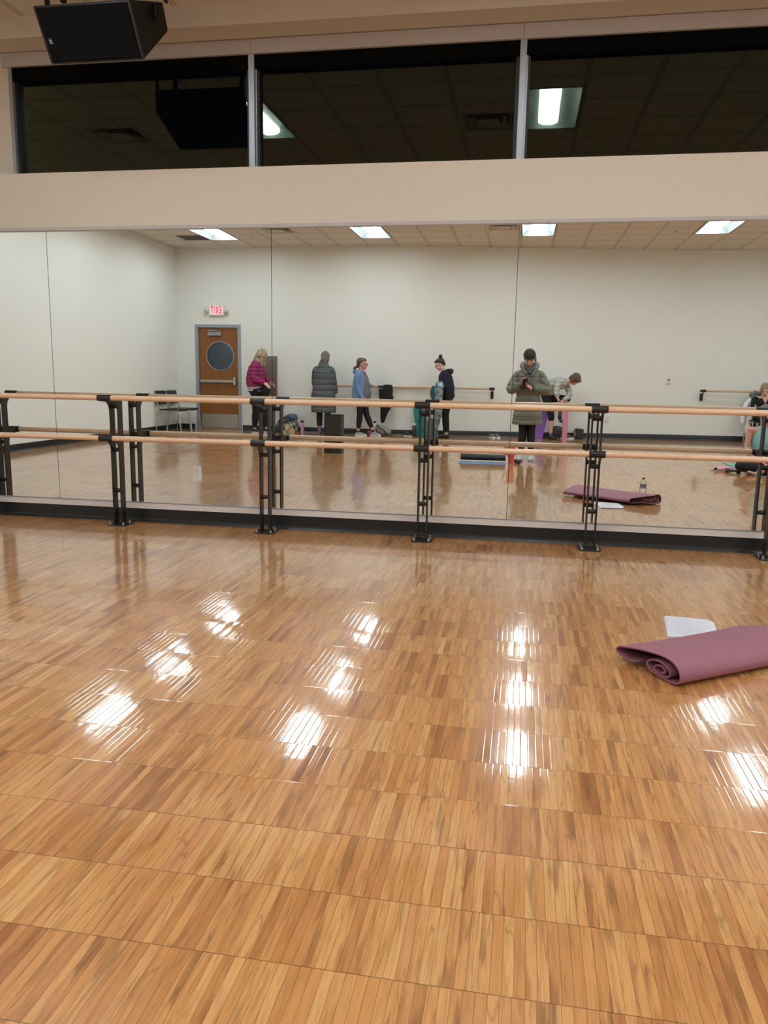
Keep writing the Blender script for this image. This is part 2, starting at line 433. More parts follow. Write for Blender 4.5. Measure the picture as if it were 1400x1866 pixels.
# skirting
def base_profile(face, h=.112):   # (distance from wall, z)
    return [(0, 0), (.024, 0), (.020, .006), (.012, .016), (.009, .03), (.007, h-.006), (.004, h), (0, h)]
m = MB(); m.prism([(-.0+.012-d, z) for d, z in base_profile(0)], 0, XL, XR)
struct('baseboard_front', m, 'base')
m = MB(); pr = base_profile(0, .11)
m.prism([(XL+d, z) for d, z in pr], 1, -10.5, 0) if False else None
poly = [(XL+d, z) for d, z in pr]
A = [m.b.verts.new((q[0], -10.55, q[1])) for q in poly]; B = [m.b.verts.new((q[0], 0, q[1])) for q in poly]
for i in range(len(poly)): m.b.faces.new((A[i], A[(i+1) % len(poly)], B[(i+1) % len(poly)], B[i]))
struct('baseboard_left', m, 'base')
m = MB(); m.b2(XR-.01, XR, -11.5, 0, 0, .11); struct('baseboard_right', m, 'base')
m = MB()
for xa, xb, n in ((XL, -7.14, 2), (-6.04, XR, 60)):
    xs = [xa+(xb-xa)*k/n for k in range(n+1)]
    rows = [[m.b.verts.new((x, wall_y(x)+d, z)) for d, z in pr] for x in xs]
    for a, b in zip(rows, rows[1:]):
        for i in range(len(pr)-1): m.b.faces.new((a[i], a[i+1], b[i+1], b[i]))
    m.b.faces.new(rows[0]); m.b.faces.new(rows[-1][::-1])
struct('baseboard_back', m, 'base', smooth=True)

# trim around the mirrors
m = MB(); m.b2(XL, XR, -.006, .012, .112, .160); struct('trim_1', m, 'strip')
m = MB(); m.b2(XL, XR, -.008, .012, .158, .166); struct('trim_2', m, 'alu')
m = MB(); m.b2(XL, XR, -.014, .012, 2.282, 2.306); m.b2(XL, XR, -.008, .012, 2.276, 2.284); struct('trim_3', m, 'trim')

# ------------------------------------------------------------------ mirrors
seams = [-7.49, -5.58, -3.752, -1.912, -.088, 1.741, 3.57, 5.4, 7.39]
mlab = ['wall mirror panel at the far left end of the mirror wall', 'wall mirror panel left of the long dark seam, reflecting the left side wall',
        'wall mirror panel with a duplex outlet, reflecting the wooden door and exit sign', 'middle wall mirror panel reflecting the people in grey coat and blue jacket',
        'wall mirror panel reflecting the photographer in the olive coat and the mauve mat', 'wall mirror panel right of the last barre stand in view',
        'wall mirror panel second from the right end of the room', 'wall mirror panel at the right end of the room']
for i, (a, b) in enumerate(zip(seams, seams[1:])):
    if i in (6, 7): pass
    t = thing('wall_mirror', mlab[i], 'mirror', ((a+b)/2, 0, .166), 'mirror panels along the front wall')
    MB().b2(a+.0022, b-.0022, .0, .006, .166, 2.278).build('mirror_sheet', 'mirror', t, smooth=False)
    MB().b2(a+.0005, b-.0005, .0062, .011, .166, 2.278).build('backing', 'edge', t, smooth=False)

# ------------------------------------------------------------------ windows
WX = [-4.17, -2.14, -.115, 1.91, 3.93]
for i, (a, b) in enumerate(zip(WX, WX[1:])):
    w = bpy.data.objects.new('window_%d' % (i+1), None); COL.objects.link(w); w['kind'] = 'structure'; w.location = ((a+b)/2, .3, 2.72); ORG[w.name] = V(w.location)
    MB().b2(a, b, .325, .331, 2.70, 3.6).build('pane', 'glass', w, smooth=False)
    m = MB(); m.b2(a+.022, a+.050, .285, .34, 2.70, 3.6); m.b2(b-.05, b-.022, .285, .34, 2.70, 3.6)
    m.b2(a, b, .285, .34, 2.69, 2.722)
    m.build('window_frame', 'frame_dark', w, smooth=False)
    m = MB(); m.b2(a+.02, b-.02, .262, .315, 3.475, 3.60, .008); m.build('roller_shade', 'shade', w, smooth=False)
    m = MB(); m.b2(a-.002 if i else a-.045, b-.004, .235, .29, 3.575, 3.675, .003); m.build('header', 'trim', w, smooth=False)
m = MB()
for k, x in enumerate(WX):
    if k == 0: m.b2(x-.0, x+.03, .25, .34, 2.70, 3.58)
    else: m.b2(x-.025, x+.022, .248, .34, 2.70, 3.58, .003); m.b2(x+.022, x+.034, .27, .34, 2.70, 3.58)
struct('trim_4', m, 'alu')

# ------------------------------------------------------------------ ceiling light fixtures
def make_light(x, y0, y1, label):
    cx = x+S/2; t = thing('ceiling_light', label, 'ceiling light', (cx, (y0+y1)/2, ZC), 'recessed ceiling light fixtures')
    a, b = x+.004, x+S-.004; c, d = y0+.004, y1-.004; z = ZC
    m = MB(); w = .022
    m.b2(a, a+w, c, d, z-.004, z+.012); m.b2(b-w, b, c, d, z-.004, z+.012); m.b2(a+w, b-w, c, c+w, z-.004, z+.012); m.b2(a+w, b-w, d-w, d, z-.004, z+.012)
    m.build('frame', 'reflector', t, smooth=False)
    m = MB()
    for sgn in (-1, 1):
        pts = [(cx+sgn*(S/2-.026), z+.006), (cx+sgn*.25, z+.05), (cx+sgn*.20, z+.078), (cx+sgn*.14, z+.09), (cx+sgn*.10, z+.088)]
        rows = [[m.b.verts.new((px, y, pz)) for y in (c+w, d-w)] for px, pz in pts]
        for p, q in zip(rows, rows[1:]): m.b.faces.new((p[0], p[1], q[1], q[0]))
    m.quad((a+w, c+w, z+.006), (b-w, c+w, z+.006), (b-w, c+w+.012, z+.095), (a+w, c+w+.012, z+.095))
    m.quad((a+w, d-w, z+.006), (b-w, d-w, z+.006), (b-w, d-w-.012, z+.095), (a+w, d-w-.012, z+.095))
    m.b2(a, b, c, d, z+.095, z+.11); m.b2(a, a+.004, c, d, z, z+.1); m.b2(b-.004, b, c, d, z, z+.1); m.b2(a, b, c, c+.004, z, z+.1); m.b2(a, b, d-.004, d, z, z+.1)
    m.build('reflector', 'reflector', t, smooth=True)
    m = MB(); prof = [(cx-.105, z+.088), (cx-.10, z+.045), (cx-.06, z+.026), (cx, z+.020), (cx+.06, z+.026), (cx+.10, z+.045), (cx+.105, z+.088)]
    A = [m.b.verts.new((q[0], c+.05, q[1])) for q in prof]; B = [m.b.verts.new((q[0], d-.05, q[1])) for q in prof]
    for i in range(len(prof)-1): m.b.faces.new((A[i], A[i+1], B[i+1], B[i]))
    m.b.faces.new(A); m.b.faces.new(B)
    m.build('lamp_lens', 'emit', t, smooth=True)
    return t
cols = ['far left', 'second from the left', 'middle', 'second from the right', 'far right']
rows_ = ['beside the window wall', 'second from the window wall', 'third from the window wall', 'nearest the back wall']
L0 = None
for i, x in enumerate(LX):
    for j, (a, b) in enumerate(LY):
        if (i, j) == (0, 0): continue
        lab = 'recessed white ceiling light in the %s column, %s' % (cols[i], rows_[j])
        if L0 is None: L0 = make_light(x, a, b, lab); base0 = V(L0.location)
        else:
            c = copy_tree(L0, (x+S/2, (a+b)/2, ZC)); c['label'] = lab

def diffuser(x, y, label):
    t = thing('ceiling_vent', label, 'air vent', (x+S/2, y+S/2, ZC), 'square ceiling air diffusers')
    m = MB(); z = ZC
    def ring(o, i, z0, z1):
        c = [(x+o, y+o), (x+S-o, y+o), (x+S-o, y+S-o), (x+o, y+S-o)]; d = [(x+i, y+i), (x+S-i, y+i), (x+S-i, y+S-i), (x+i, y+S-i)]
        for k in range(4):
            l = (k+1) % 4; m.quad((*c[k], z0), (*c[l], z0), (*d[l], z1), (*d[k], z1))
    ring(.0, .04, z-.004, z-.004); ring(.04, .10, z-.004, z+.05); 
    m.build('vent_frame', 'vent', t, smooth=False)
    m = MB(); ring(.11, .17, z-.012, z+.03); ring(.11, .165, z-.01, z+.032); m.b2(x+.19, x+S-.19, y+.19, y+S-.19, z-.012, z-.004); ring(.19, .205, z-.004, z+.02)
    m.build('louver', 'vent', t, smooth=False)
    MB().b2(x, x+S, y, y+S, z+.05, z+.06).build('duct', 'ventdark', t, smooth=False)
for (x, y), l in zip(DIFF, ['square air diffuser behind the hanging loudspeaker, near the window wall', 'square air diffuser near the middle window post', 'square air diffuser beside the middle light near the back wall', 'square air diffuser at the left back, above the pink jacket']):
    diffuser(x, y, l)
t = thing('return_grille', 'dark grey return air grille beside the left back ceiling light', 'air vent', (-6.55, -9.3, ZC))
MB().b2(-6.80, -6.30, -9.55, -9.06, ZC-.004, ZC+.02).build('grille_frame', 'grille', t, smooth=False)
m = MB()
for k in range(24): m.b2(-6.79, -6.31, -9.54+k*.02, -9.53+k*.02, ZC-.009, ZC-.003)
m.build('louver', 'grille', t, smooth=False)
for (x, y), l in zip([(-1.12, -9.35), (2.5, -9.26), (-5.31, -9.27)], ['sprinkler head between two lights, left of the middle ceiling vent', 'sprinkler head left of the right back ceiling light', 'sprinkler head right of the left back ceiling light']):
    t = thing('sprinkler_head', l, 'sprinkler', (x, y, ZC), 'small ceiling sprinkler heads')
    MB().cyl((x, y, ZC), (x, y, ZC-.006), .035).build('escutcheon', 'vent', t)
    m = MB(); m.cyl((x, y, ZC-.006), (x, y, ZC-.035), .007); m.cyl((x, y, ZC-.035), (x, y, ZC-.038), .016); m.build('deflector', 'steel', t)

# ------------------------------------------------------------------ loudspeaker
t = thing('loudspeaker', 'black loudspeaker hanging from the ceiling in front of the left window', 'speaker', (-2.88, -.6, 3.55))
def speaker():
    m = MB()
    fb = [(-3.21, -.68, 3.215), (-2.545, -.68, 3.213)]; ft = [(-3.262, -.78, 3.535), (-2.585, -.78, 3.535)]
    bm_ = [(-3.33, -.45, 3.47), (-2.475, -.45, 3.475)]; bt = [(-3.33, -.45, 3.66), (-2.51, -.45, 3.655)]
    L = [m.b.verts.new(p[0]) for p in (fb, ft, bt, bm_)]; R = [m.b.verts.new(p[1]) for p in (fb, ft, bt, bm_)]
    for i in range(4): m.b.faces.new((L[i], L[(i+1) % 4], R[(i+1) % 4], R[i]))
    m.b.faces.new(L); m.b.faces.new(R)
    bmesh.ops.recalc_face_normals(m.b, faces=m.b.faces)
    bmesh.ops.bevel(m.b, geom=list(m.b.edges), offset=.012, segments=3, affect='EDGES', profile=.6)
    return m
speaker().build('cabinet', 'speaker', t)
n = V((0, -.32, -.10)).normalized()
def fpt(u, v, o=.0):   # u 0..1 across, v 0..1 up the front face
    a = V((-3.21, -.68, 3.215)).lerp(V((-2.545, -.68, 3.213)), u); b = V((-3.262, -.78, 3.535)).lerp(V((-2.585, -.78, 3.535)), u)
    nn = V((0, -.955, -.298)); return a.lerp(b, v) + nn*o
m = MB()
A = [m.b.verts.new(fpt(u, v, .001)) for u, v in ((.025, .04), (.975, .04), (.975, .96), (.025, .96))]; B = [m.b.verts.new(fpt(u, v, .010)) for u, v in ((.035, .06), (.965, .06), (.965, .94), (.035, .94))]
for i in range(4): m.b.faces.new((A[i], A[(i+1) % 4], B[(i+1) % 4], B[i]))
m.b.faces.new(B); m.build('grille', 'spk_grille', t, smooth=False)
bd = MB(); u, v, du, dv = .083, .40, .020, .052
bd.quad(fpt(u-du, v-dv, .0115), fpt(u+du, v-dv, .0115), fpt(u+du, v+dv, .0115), fpt(u-du, v+dv, .0115))
b_ = bd.build('logo_plate', simple('logo_plate', (46, 43, 44), .5), t, smooth=False)
bd = MB(); bd.quad(fpt(u-.010, v-.012, .012), fpt(u+.010, v-.012, .012), fpt(u+.006, v+.022, .012), fpt(u-.010, v+.022, .012))
bd.quad(fpt(u-.017, v-.045, .012), fpt(u+.017, v-.045, .012), fpt(u+.017, v-.032, .012), fpt(u-.017, v-.032, .012))
bd.build('logo', simple('logo_white', (170, 168, 166), .5), b_, smooth=False)
m = MB(); m.ell((-2.50, -.56, 3.55), (.012, .04, .055)); m.build('side_handle', 'black', t)
m = MB()
for x in (-3.33, -2.47): m.box((x, -.50, 3.70), (.012, .045, .14))
m.box((-2.90, -.50, 3.765), (.872, .045, .012)); m.build('yoke_bracket', 'speaker', t)
for x in (-3.18, -2.56): m = MB(); m.box((x, -.55, 3.80), (.045, .045, .07)); m.box((x, -.55, 3.72), (.03, .035, .14)); m.build('ceiling_mount', 'speaker', t)

# ------------------------------------------------------------------ barres on the mirror side
X0, SP, GB, ZU, ZL = -3.138, 1.217, -.31, 1.0075, .7013
def arc(cx, cy, r, a0, a1, n=6): return [(cx+r*math.cos(math.radians(a0+(a1-a0)*k/n)), cy+r*math.sin(math.radians(a0+(a1-a0)*k/n))) for k in range(n+1)]
def stand_profile():
    yf, yb = -.185, -.118; p = [(yf, .008)]
    for zb in (ZL, ZU):
        r = .075
        p += arc(yf-r, zb-.03-r, r, 0, 90)                      # fillet below the arm
        p += [(GB-.004, zb-.026), (GB-.018, zb-.012), (GB-.018, zb+.008), (GB, zb+.016 if zb == ZL else zb+.0)]
        if zb == ZL:
            r2 = .04; p += [(GB+.03, zb+.012)]; p += arc(yf-r2, zb+.012+r2, r2, -90, 0, 5)
    p += [(GB+.03, ZU-.004), (yb-.03, ZU-.006)] + arc(yb-.035, ZU-.041, .035, 90, 0, 5)[1:]
    p += [(yb, .008)]
    return p
def make_stand(x, label):
    t = thing('barre_stand', label, 'barre stand', (x, -.15, 0), 'black barre stands in front of the mirrors')
    prof = stand_profile()
    for s in (-1, 1):
        xx = x+s*.033; MB().prism(prof, 0, xx-.005, xx+.005).build('side_plate', 'blacksteel', t, smooth=False)
    for z in (.94, .60, .276):
        MB().cyl((x-.034, -.150, z), (x+.034, -.150, z), .0165 if z < .9 else .019).build('spacer', 'blacksteel', t)
    for z in (ZU, ZL):
        MB().cyl((x-.055, GB, z), (x+.055, GB, z), .0245, n=28).build('sleeve', 'blacksteel', t)
    MB().prism([(x-.078, -.07), (x-.078+.0, -.20), (x-.06, -.235), (x+.06, -.235), (x+.078, -.20), (x+.078, -.07)], 2, 0, .008).build('base_plate', 'blacksteel', t, smooth=False)
    for bx in (-.055, .055):
        for by in (-.206, -.1015):
            m = MB(); m.cyl((x+bx, by, .008), (x+bx, by, .018), .0105, n=6); m.cyl((x+bx, by, .018), (x+bx, by, .026), .005); m.ell((x+bx, by, .026), (.006, .006, .004)); m.build('bolt', 'bolt', t)
    return t
slab = ['black double barre stand cut off by the left edge, seen only in the mirror', 'black double barre stand nearest the left edge, left of the outlet', 'black double barre stand left of centre, in front of the mirror seam',
        'black double barre stand in the middle of the mirror wall', 'black double barre stand beyond the mauve mat, second from the right', 'black double barre stand cut off by the right edge of the view']
st0 = make_stand(X0-SP, slab[0])
for k in range(1, 6):
    c = copy_tree(st0, (X0+SP*(k-1), -.15, 0)); c['label'] = slab[k]
spans = ['at the far left, running out of view', 'between the two left stands, crossing the chairs', 'in front of the wooden door mirror panel and grey coat', 'below the dark blue sweatshirt and olive coat', 'at the right end above the water bottle']
spans = ['in the far left span', 'in the span above the outlet plate', 'in the centre-left span, left of the middle stand', 'in the centre-right span crossing the olive coat', 'in the span above the mauve mat']
for k in range(5):
    xa, xb = X0+SP*(k-1), X0+SP*k
    for z, w in ((ZU, 'upper'), (ZL, 'lower')):
        m = MB(); secs = []; 
        for x in (xa, xb): secs.append(((x, GB, z), V((0, .0200, 0)), V((0, 0, .0200))))
        o = m.loft(secs, 32).build('ballet_barre', 'barre', org=((xa+xb)/2, GB, z))
        tag(o, '%s round pale wood ballet barre %s' % (w, spans[k]), 'ballet barre', 'wooden barre rails in front of the mirrors')

def outlet(x, y, z, ry, label, kind='duplex'):
    """plate facing local -y, rotated about z by ry"""
    t = thing('wall_outlet', label, 'outlet', (0, 0, 0)); 
    MB().box((0, -.004, 0), (.072, .008, .116), None, .003).build('cover_plate', 'white', t)
    if kind == 'duplex':
        for s in (-1, 1):
            o = MB().box((0, -.0085, s*.020), (.034, .004, .030), None, .002).build('receptacle', 'white', t)
            m = MB(); m.box((-.007, -.011, s*.020+.004), (.003, .002, .009)); m.box((.007, -.011, s*.020+.004), (.003, .002, .008)); m.cyl((0, -.0100, s*.020-.008), (0, -.0115, s*.020-.008), .003)
            m.build('slot', 'ventdark', o, smooth=False)
        MB().cyl((0, -.008, 0), (0, -.0095, 0), .003).build('screw', 'steel', t)
    t.location = (x, y, z); t.rotation_euler = (0, 0, ry); return t
outlet(-2.5388, -.001, .415, 0, 'white duplex outlet set in the mirror below the barres')
outlet(XL+.001, -8.70, .30, PI/2, 'white duplex outlet low on the left side wall, beside the chairs')
t = outlet(1.71, wall_y(1.71)+.001, .41, PI, 'white square blank cover plate low on the back wall', 'blank')
MB().box((0, -.004, 0), (.118, .009, .118), None, .003).build('blank_cover', 'white', t)

# ------------------------------------------------------------------ door
d = bpy.data.objects.new('door_1', None); COL.objects.link(d); d['kind'] = 'structure'; d.location = (-6.58, DY, 0); ORG[d.name] = V(d.location)
cx, cz, R = -6.545, 1.585, .305
def door_leaf():
    m = MB(); x0, x1, z0, z1 = DX0+.006, DX1-.006, .01, DZ-.01; n = 64
    for y, fl_ in ((DY-.03, 0), (DY-.075, 1)):
        outer = []
        for k in range(n):
            a = 2*PI*k/n; dx, dz = math.cos(a), math.sin(a)
            tx = ((x1-cx)/dx if dx > 0 else (x0-cx)/dx) if abs(dx) > 1e-6 else 1e9
            tz = ((z1-cz)/dz if dz > 0 else (z0-cz)/dz) if abs(dz) > 1e-6 else 1e9
            tt = min(tx, tz); outer.append((cx+dx*tt, cz+dz*tt))
        for corner in ((x0, z0), (x1, z0), (x1, z1), (x0, z1)):     # snap the nearest ray to each corner
            i = min(range(n), key=lambda q: (outer[q][0]-corner[0])**2+(outer[q][1]-corner[1])**2); outer[i] = corner
        O = [m.b.verts.new((q[0], y, q[1])) for q in outer]; I = [m.b.verts.new((cx+R*math.cos(2*PI*k/n), y, cz+R*math.sin(2*PI*k/n))) for k in range(n)]
        for k in range(n): m.b.faces.new((O[k], O[(k+1) % n], I[(k+1) % n], I[k]))
        if fl_ == 0: O1, I1 = O, I
        else:
            for k in range(n):
                m.b.faces.new((O1[k], O1[(k+1) % n], O[(k+1) % n], O[k])); m.b.faces.new((I1[k], I1[(k+1) % n], I[(k+1) % n], I[k]))
    return m
leaf = door_leaf().build('door_leaf', 'door', d, smooth=False)
m = MB()
pts = [(cx+(R+.004)*math.cos(2*PI*k/48), DY-.027, cz+(R+.004)*math.sin(2*PI*k/48)) for k in range(49)]
m.tube(pts, .012, 8); m.build('porthole_rim', 'alu', leaf)
MB().cyl((cx, DY-.050, cz), (cx, DY-.056, cz), R+.002, n=64).build('porthole_glass', glass_material('door_glass', (.55, .6, .62), 1.5), leaf, smooth=False)
m = MB(); m.b2(DX0+.03, DX1-.03, DY-.030, DY-.027, .03, .335); m.build('kick_plate', 'steel', leaf, smooth=False)
m = MB(); m.b2(-6.80, -6.50, DY-.03, DY+.03, 2.02, 2.09, .006); m.build('closer_body', 'alu', leaf)
m = MB(); m.box((-6.72, DY+.0, 2.125), (.14, .05, .03)); m.box((-6.62, DY+.01, 2.12), (.24, .015, .012), (0, .05, 0)); m.build('closer_arm', 'alu', leaf)
m = MB(); m.b2(DX0+.03, DX1-.10, DY-.03, DY+.025, 1.02, 1.075, .008); m.build('push_bar', 'steel', leaf)
m = MB(); m.b2(DX1-.10, DX1-.045, DY-.03, DY+.045, .97, 1.14, .012); m.build('latch_case', 'chrome', leaf)
m = MB()
fw_ = .10
for x0, x1, z0, z1 in ((DX0-fw_+.03, DX0+.0, 0, DZ), (DX1, DX1+fw_-.03, 0, DZ), (DX0-fw_+.03, DX1+fw_-.03, DZ, DZ+.065)):
    m.b2(x0, x1, DY-.14, DY+.018, z0, z1, .004)
m.b2(DX0, DX0+.018, DY-.10, DY-.075, 0, DZ); m.b2(DX1-.018, DX1, DY-.10, DY-.075, 0, DZ)
m.build('door_frame', 'frame', d, smooth=False)
m = MB(); m.b2(DX0, DX1, DY-.12, DY+.0, .0, .010); m.build('threshold', 'steel', d, smooth=False)
# corridor seen through the porthole
struct('wall_corridor', MB().b2(-8.3, -5.0, -12.6, -12.5, 0, 3.0), simple('corridor_paint', (150, 165, 180), .7))
struct('floor_corridor', MB().b2(-8.3, -5.0, -12.5, -11.8, -.05, 0), simple('corridor_floor', (150, 150, 150), .5))
t = thing('corridor_fill_lamp', 'added round fill lamp on the corridor ceiling behind the door', 'ceiling light', (-6.4, -11.8, 2.95))  # lamp added to brighten the corridor behind the porthole
MB().cyl((-6.4, -11.8, 2.99), (-6.4, -11.8, 2.93), .15, n=24).build('lamp_shade', emit_material('corridor_emit', (.85, .92, 1), 26.0), t)
MB().cyl((-6.4, -11.8, 3.02), (-6.4, -11.8, 2.99), .17, n=24).build('lamp_base', 'white', t)
struct('ceiling_corridor', MB().b2(-8.3, -5.0, -12.5, -10.75, 3.02, 3.07), 'bulkhead')

# exit sign
t = thing('exit_sign', 'lit white EXIT sign with two emergency lamps above the door', 'exit sign', (-6.585, DY, 2.545))
MB().b2(-6.755, -6.415, DY, DY+.055, 2.44, 2.655, .006).build('housing', 'white', t)
f = MB().b2(-6.735, -6.435, DY+.055, DY+.058, 2.458, 2.637).build('sign_face', 'exitface', t, smooth=False)
def text_mesh(s, size, extrude=.0015):
    c = bpy.data.curves.new('txt', 'FONT'); c.body = s; c.size = size; c.align_x = 'CENTER'; c.align_y = 'CENTER'; c.extrude = extrude; c.offset = size*.035
    o = bpy.data.objects.new('txt', c); COL.objects.link(o); dg = bpy.context.evaluated_depsgraph_get(); dg.update()
    me = bpy.data.meshes.new_from_object(o.evaluated_get(dg)); bpy.data.objects.remove(o); return me
me = text_mesh('E X I T', .20); me.transform(Matrix.Diagonal((.40, 1, 1, 1)))
me.transform(Matrix.Translation((-6.585, DY+.0595, 2.547)) @ Euler((PI/2, 0, PI)).to_matrix().to_4x4()); me.materials.clear()
link_mesh('lettering', me, 'exitred', t)
for s in (-1, 1):
    x = -6.585+s*.22
    lamp = MB().cyl((x, DY+.03, 2.545), (x+s*.006, DY+.085, 2.53), .045, .05).build('lamp_head', 'white', t)
    MB().ell((x+s*.006, DY+.085, 2.53), (.040, .012, .040)).build('lamp_lens', simple('lamp_glass', (205, 200, 180), .2, .4), lamp)
    MB().cyl((x-s*.05, DY+.03, 2.545), (x, DY+.04, 2.545), .012).build('swivel', 'white', t)

# tall taupe panel, thermostat
t = thing('wall_panel', 'tall taupe metal panel on the back wall behind the pink jacket', 'wall panel', (-5.39, wall_y(-5.39), 1.17))
yw = wall_y(-5.39)
MB().b2(-5.545, -5.235, yw-.01, yw+.05, .76, 1.60, .006).build('cabinet_body', simple('taupe_metal', (128, 114, 104), .5), t)
MB().b2(-5.53, -5.25, yw+.05, yw+.056, .775, 1.585, .004).build('cabinet_door', simple('taupe_door', (120, 107, 98), .5), t)
x = 2.94; yw = wall_y(x)
t = thing('thermostat', 'small white thermostat on the back wall', 'thermostat', (x, yw, 1.21))
MB().b2(x-.04, x+.04, yw-.01, yw+.03, 1.155, 1.275, .006).build('housing', 'white', t)
MB().b2(x-.018, x+.018, yw+.03, yw+.033, 1.225, 1.255).build('display', 'frame_dark', t, smooth=False)
MB().b2(x-.018, x+.018, yw+.03, yw+.034, 1.18, 1.20).build('button', 'vent', t, smooth=False)

# wall barres at the back
def wall_barre(xa, xb, brackets, z, label):
    ya, yb = wall_y(xa)+.17, wall_y(xb)+.17
    if ya > 0: pass
    t = thing('wall_barre', label, 'ballet barre', ((xa+xb)/2, (ya+yb)/2, z))
    MB().cyl((xa, ya, z), (xb, yb, z), .021, n=20).build('rail', 'barre_old', t)
    for x in brackets:
        y = ya+(yb-ya)*(x-xa)/(xb-xa); w = wall_y(x); br = MB()
        br.box((x, y, z), (.11, .056, .056), None, .008); b_ = br.build('bracket', 'blacksteel', t)
        m = MB(); m.tube([(x, y, z-.03), (x, y-.02, z-.07), (x, w+.02, z-.12)], .012); m.box((x, (w+w+.03)/2, z-.13), (.055, .045, .15), None, .004); m.build('bracket_arm', 'blacksteel', b_)
wall_barre(-4.25, -.62, (-4.15, -2.97, -.66), .995, 'long wall barre on the back wall, holding the black coat')
wall_barre(3.55, 7.0, (3.62, 5.3, 6.9), 1.03, 'wall barre at the right of the back wall, behind the seated person')

# ------------------------------------------------------------------ chairs
def make_chair(label):
    """faces +x, origin on the floor under the seat"""
    t = thing('chair', label, 'chair', (0, 0, 0))
    MB().box((0, 0, .455), (.44, .44, .035), None, .015).build('seat', 'black2', t)
    m = MB(); h = .50
    # back shell with a hand slot
    for (y0, y1, z0, z1) in ((-.23, .23, .56, .745), (-.23, -.07, .745, .79), (.07, .23, .745, .79), (-.23, .23, .79, .84)):
        m.box((-.235-(.5*(z0+z1)-.45)*.16, (y0+y1)/2, (z0+z1)/2), (.016, y1-y0, z1-z0), (0, -.16, 0))
    m.build('backrest', 'black2', t)
    for s in (-1, 1):
        MB().tube([(.21, s*.22, .435), (.215, s*.225, .40), (.26, s*.245, .0)], .0125).build('leg', 'chrome', t)
        MB().tube([(-.30, s*.225, .80), (-.22, s*.225, .45), (-.235, s*.23, .40), (-.30, s*.245, .0)], .0125).build('leg', 'chrome', t)
        MB().tube([(-.22, s*.22, .432), (.21, s*.22, .432)], .011).build('seat_rail', 'chrome', t)
    MB().tube([(.21, -.22, .43), (.21, .22, .43)], .011).build('front_rail', 'chrome', t)
    return t
c0 = make_chair('black chair with a hand slot, in the left back corner, nearer the mirrors'); c0.location = (-7.17, -9.57, 0); c0['group'] = 'black chairs in the left back corner'
c = copy_tree(c0, (-7.17, -10.10, 0)); c['label'] = 'black chair beside the grey door frame, behind the other corner chair'
c = copy_tree(c0, (4.74, -11.10, 0)); c.rotation_euler = (0, 0, PI/2); c['label'] = 'chair under the seated blond person at the right edge'; del c['group']
# ------------------------------------------------------------------ people
def rotm(F, pitch=0.0, roll=0.0):
    """columns right, forward, up for a horizontal facing F, pitched forward by pitch"""
    f = V((F[0], F[1], 0)).normalized(); r = V((f.y, -f.x, 0)); u = V((0, 0, 1))
    f2 = f*math.cos(pitch) - u*math.sin(pitch); u2 = u*math.cos(pitch) + f*math.sin(pitch)
    return Matrix((r, f2, u2)).transposed()
def head_geo(mb, hc, R):
    P = lambda x, y, z: V(hc) + R @ V((x, y, z))
    mb.ell(P(0, -.012, .030), (.073, .092, .090), R); mb.ell(P(0, .022, -.035), (.058, .066, .078), R)
    mb.ell(P(0, .060, -.092), (.026, .022, .020), R); mb.ell(P(0, .070, .022), (.050, .018, .012), R)
    mb.cap(P(0, .086, .008), .009, P(0, .108, -.024), .013, 10)
    mb.ell(P(.034, .062, -.030), (.022, .022, .024), R); mb.ell(P(-.034, .062, -.030), (.022, .022, .024), R)
    mb.ell(P(0, .082, -.056), (.022, .010, .012), R)
    for s in (-1, 1): mb.ell(P(s*.074, -.008, -.008), (.011, .020, .031), R)
def face_parts(parent, hc, R, glasses=None, hair='hair_dark'):
    P = lambda x, y, z: V(hc) + R @ V((x, y, z))
    for s in (-1, 1):
        MB().ell(P(s*.030, .083, .004), (.012, .006, .006), R, 12, 8).build('eye', 'eye', parent)
        MB().ell(P(s*.031, .088, .022), (.017, .005, .004), R, 10, 6).build('eyebrow', hair, parent)
    MB().ell(P(0, .092, -.057), (.021, .006, .006), R, 12, 8).build('lips', 'lips', parent)
    if glasses:
        m = MB()
        for s in (-1, 1):
            pts = [P(s*(.033+.024*math.cos(a)), .100, .002+.019*math.sin(a)) for a in [2*PI*k/14 for k in range(15)]]
            m.tube(pts, .0028, 6); m.tube([P(s*.057, .098, .006), P(s*.080, .03, .004), P(s*.080, -.01, .0)], .0028, 6)
        m.tube([P(-.009, .102, .006), P(.009, .102, .006)], .0028, 6)
        m.build('glasses', glasses, parent)
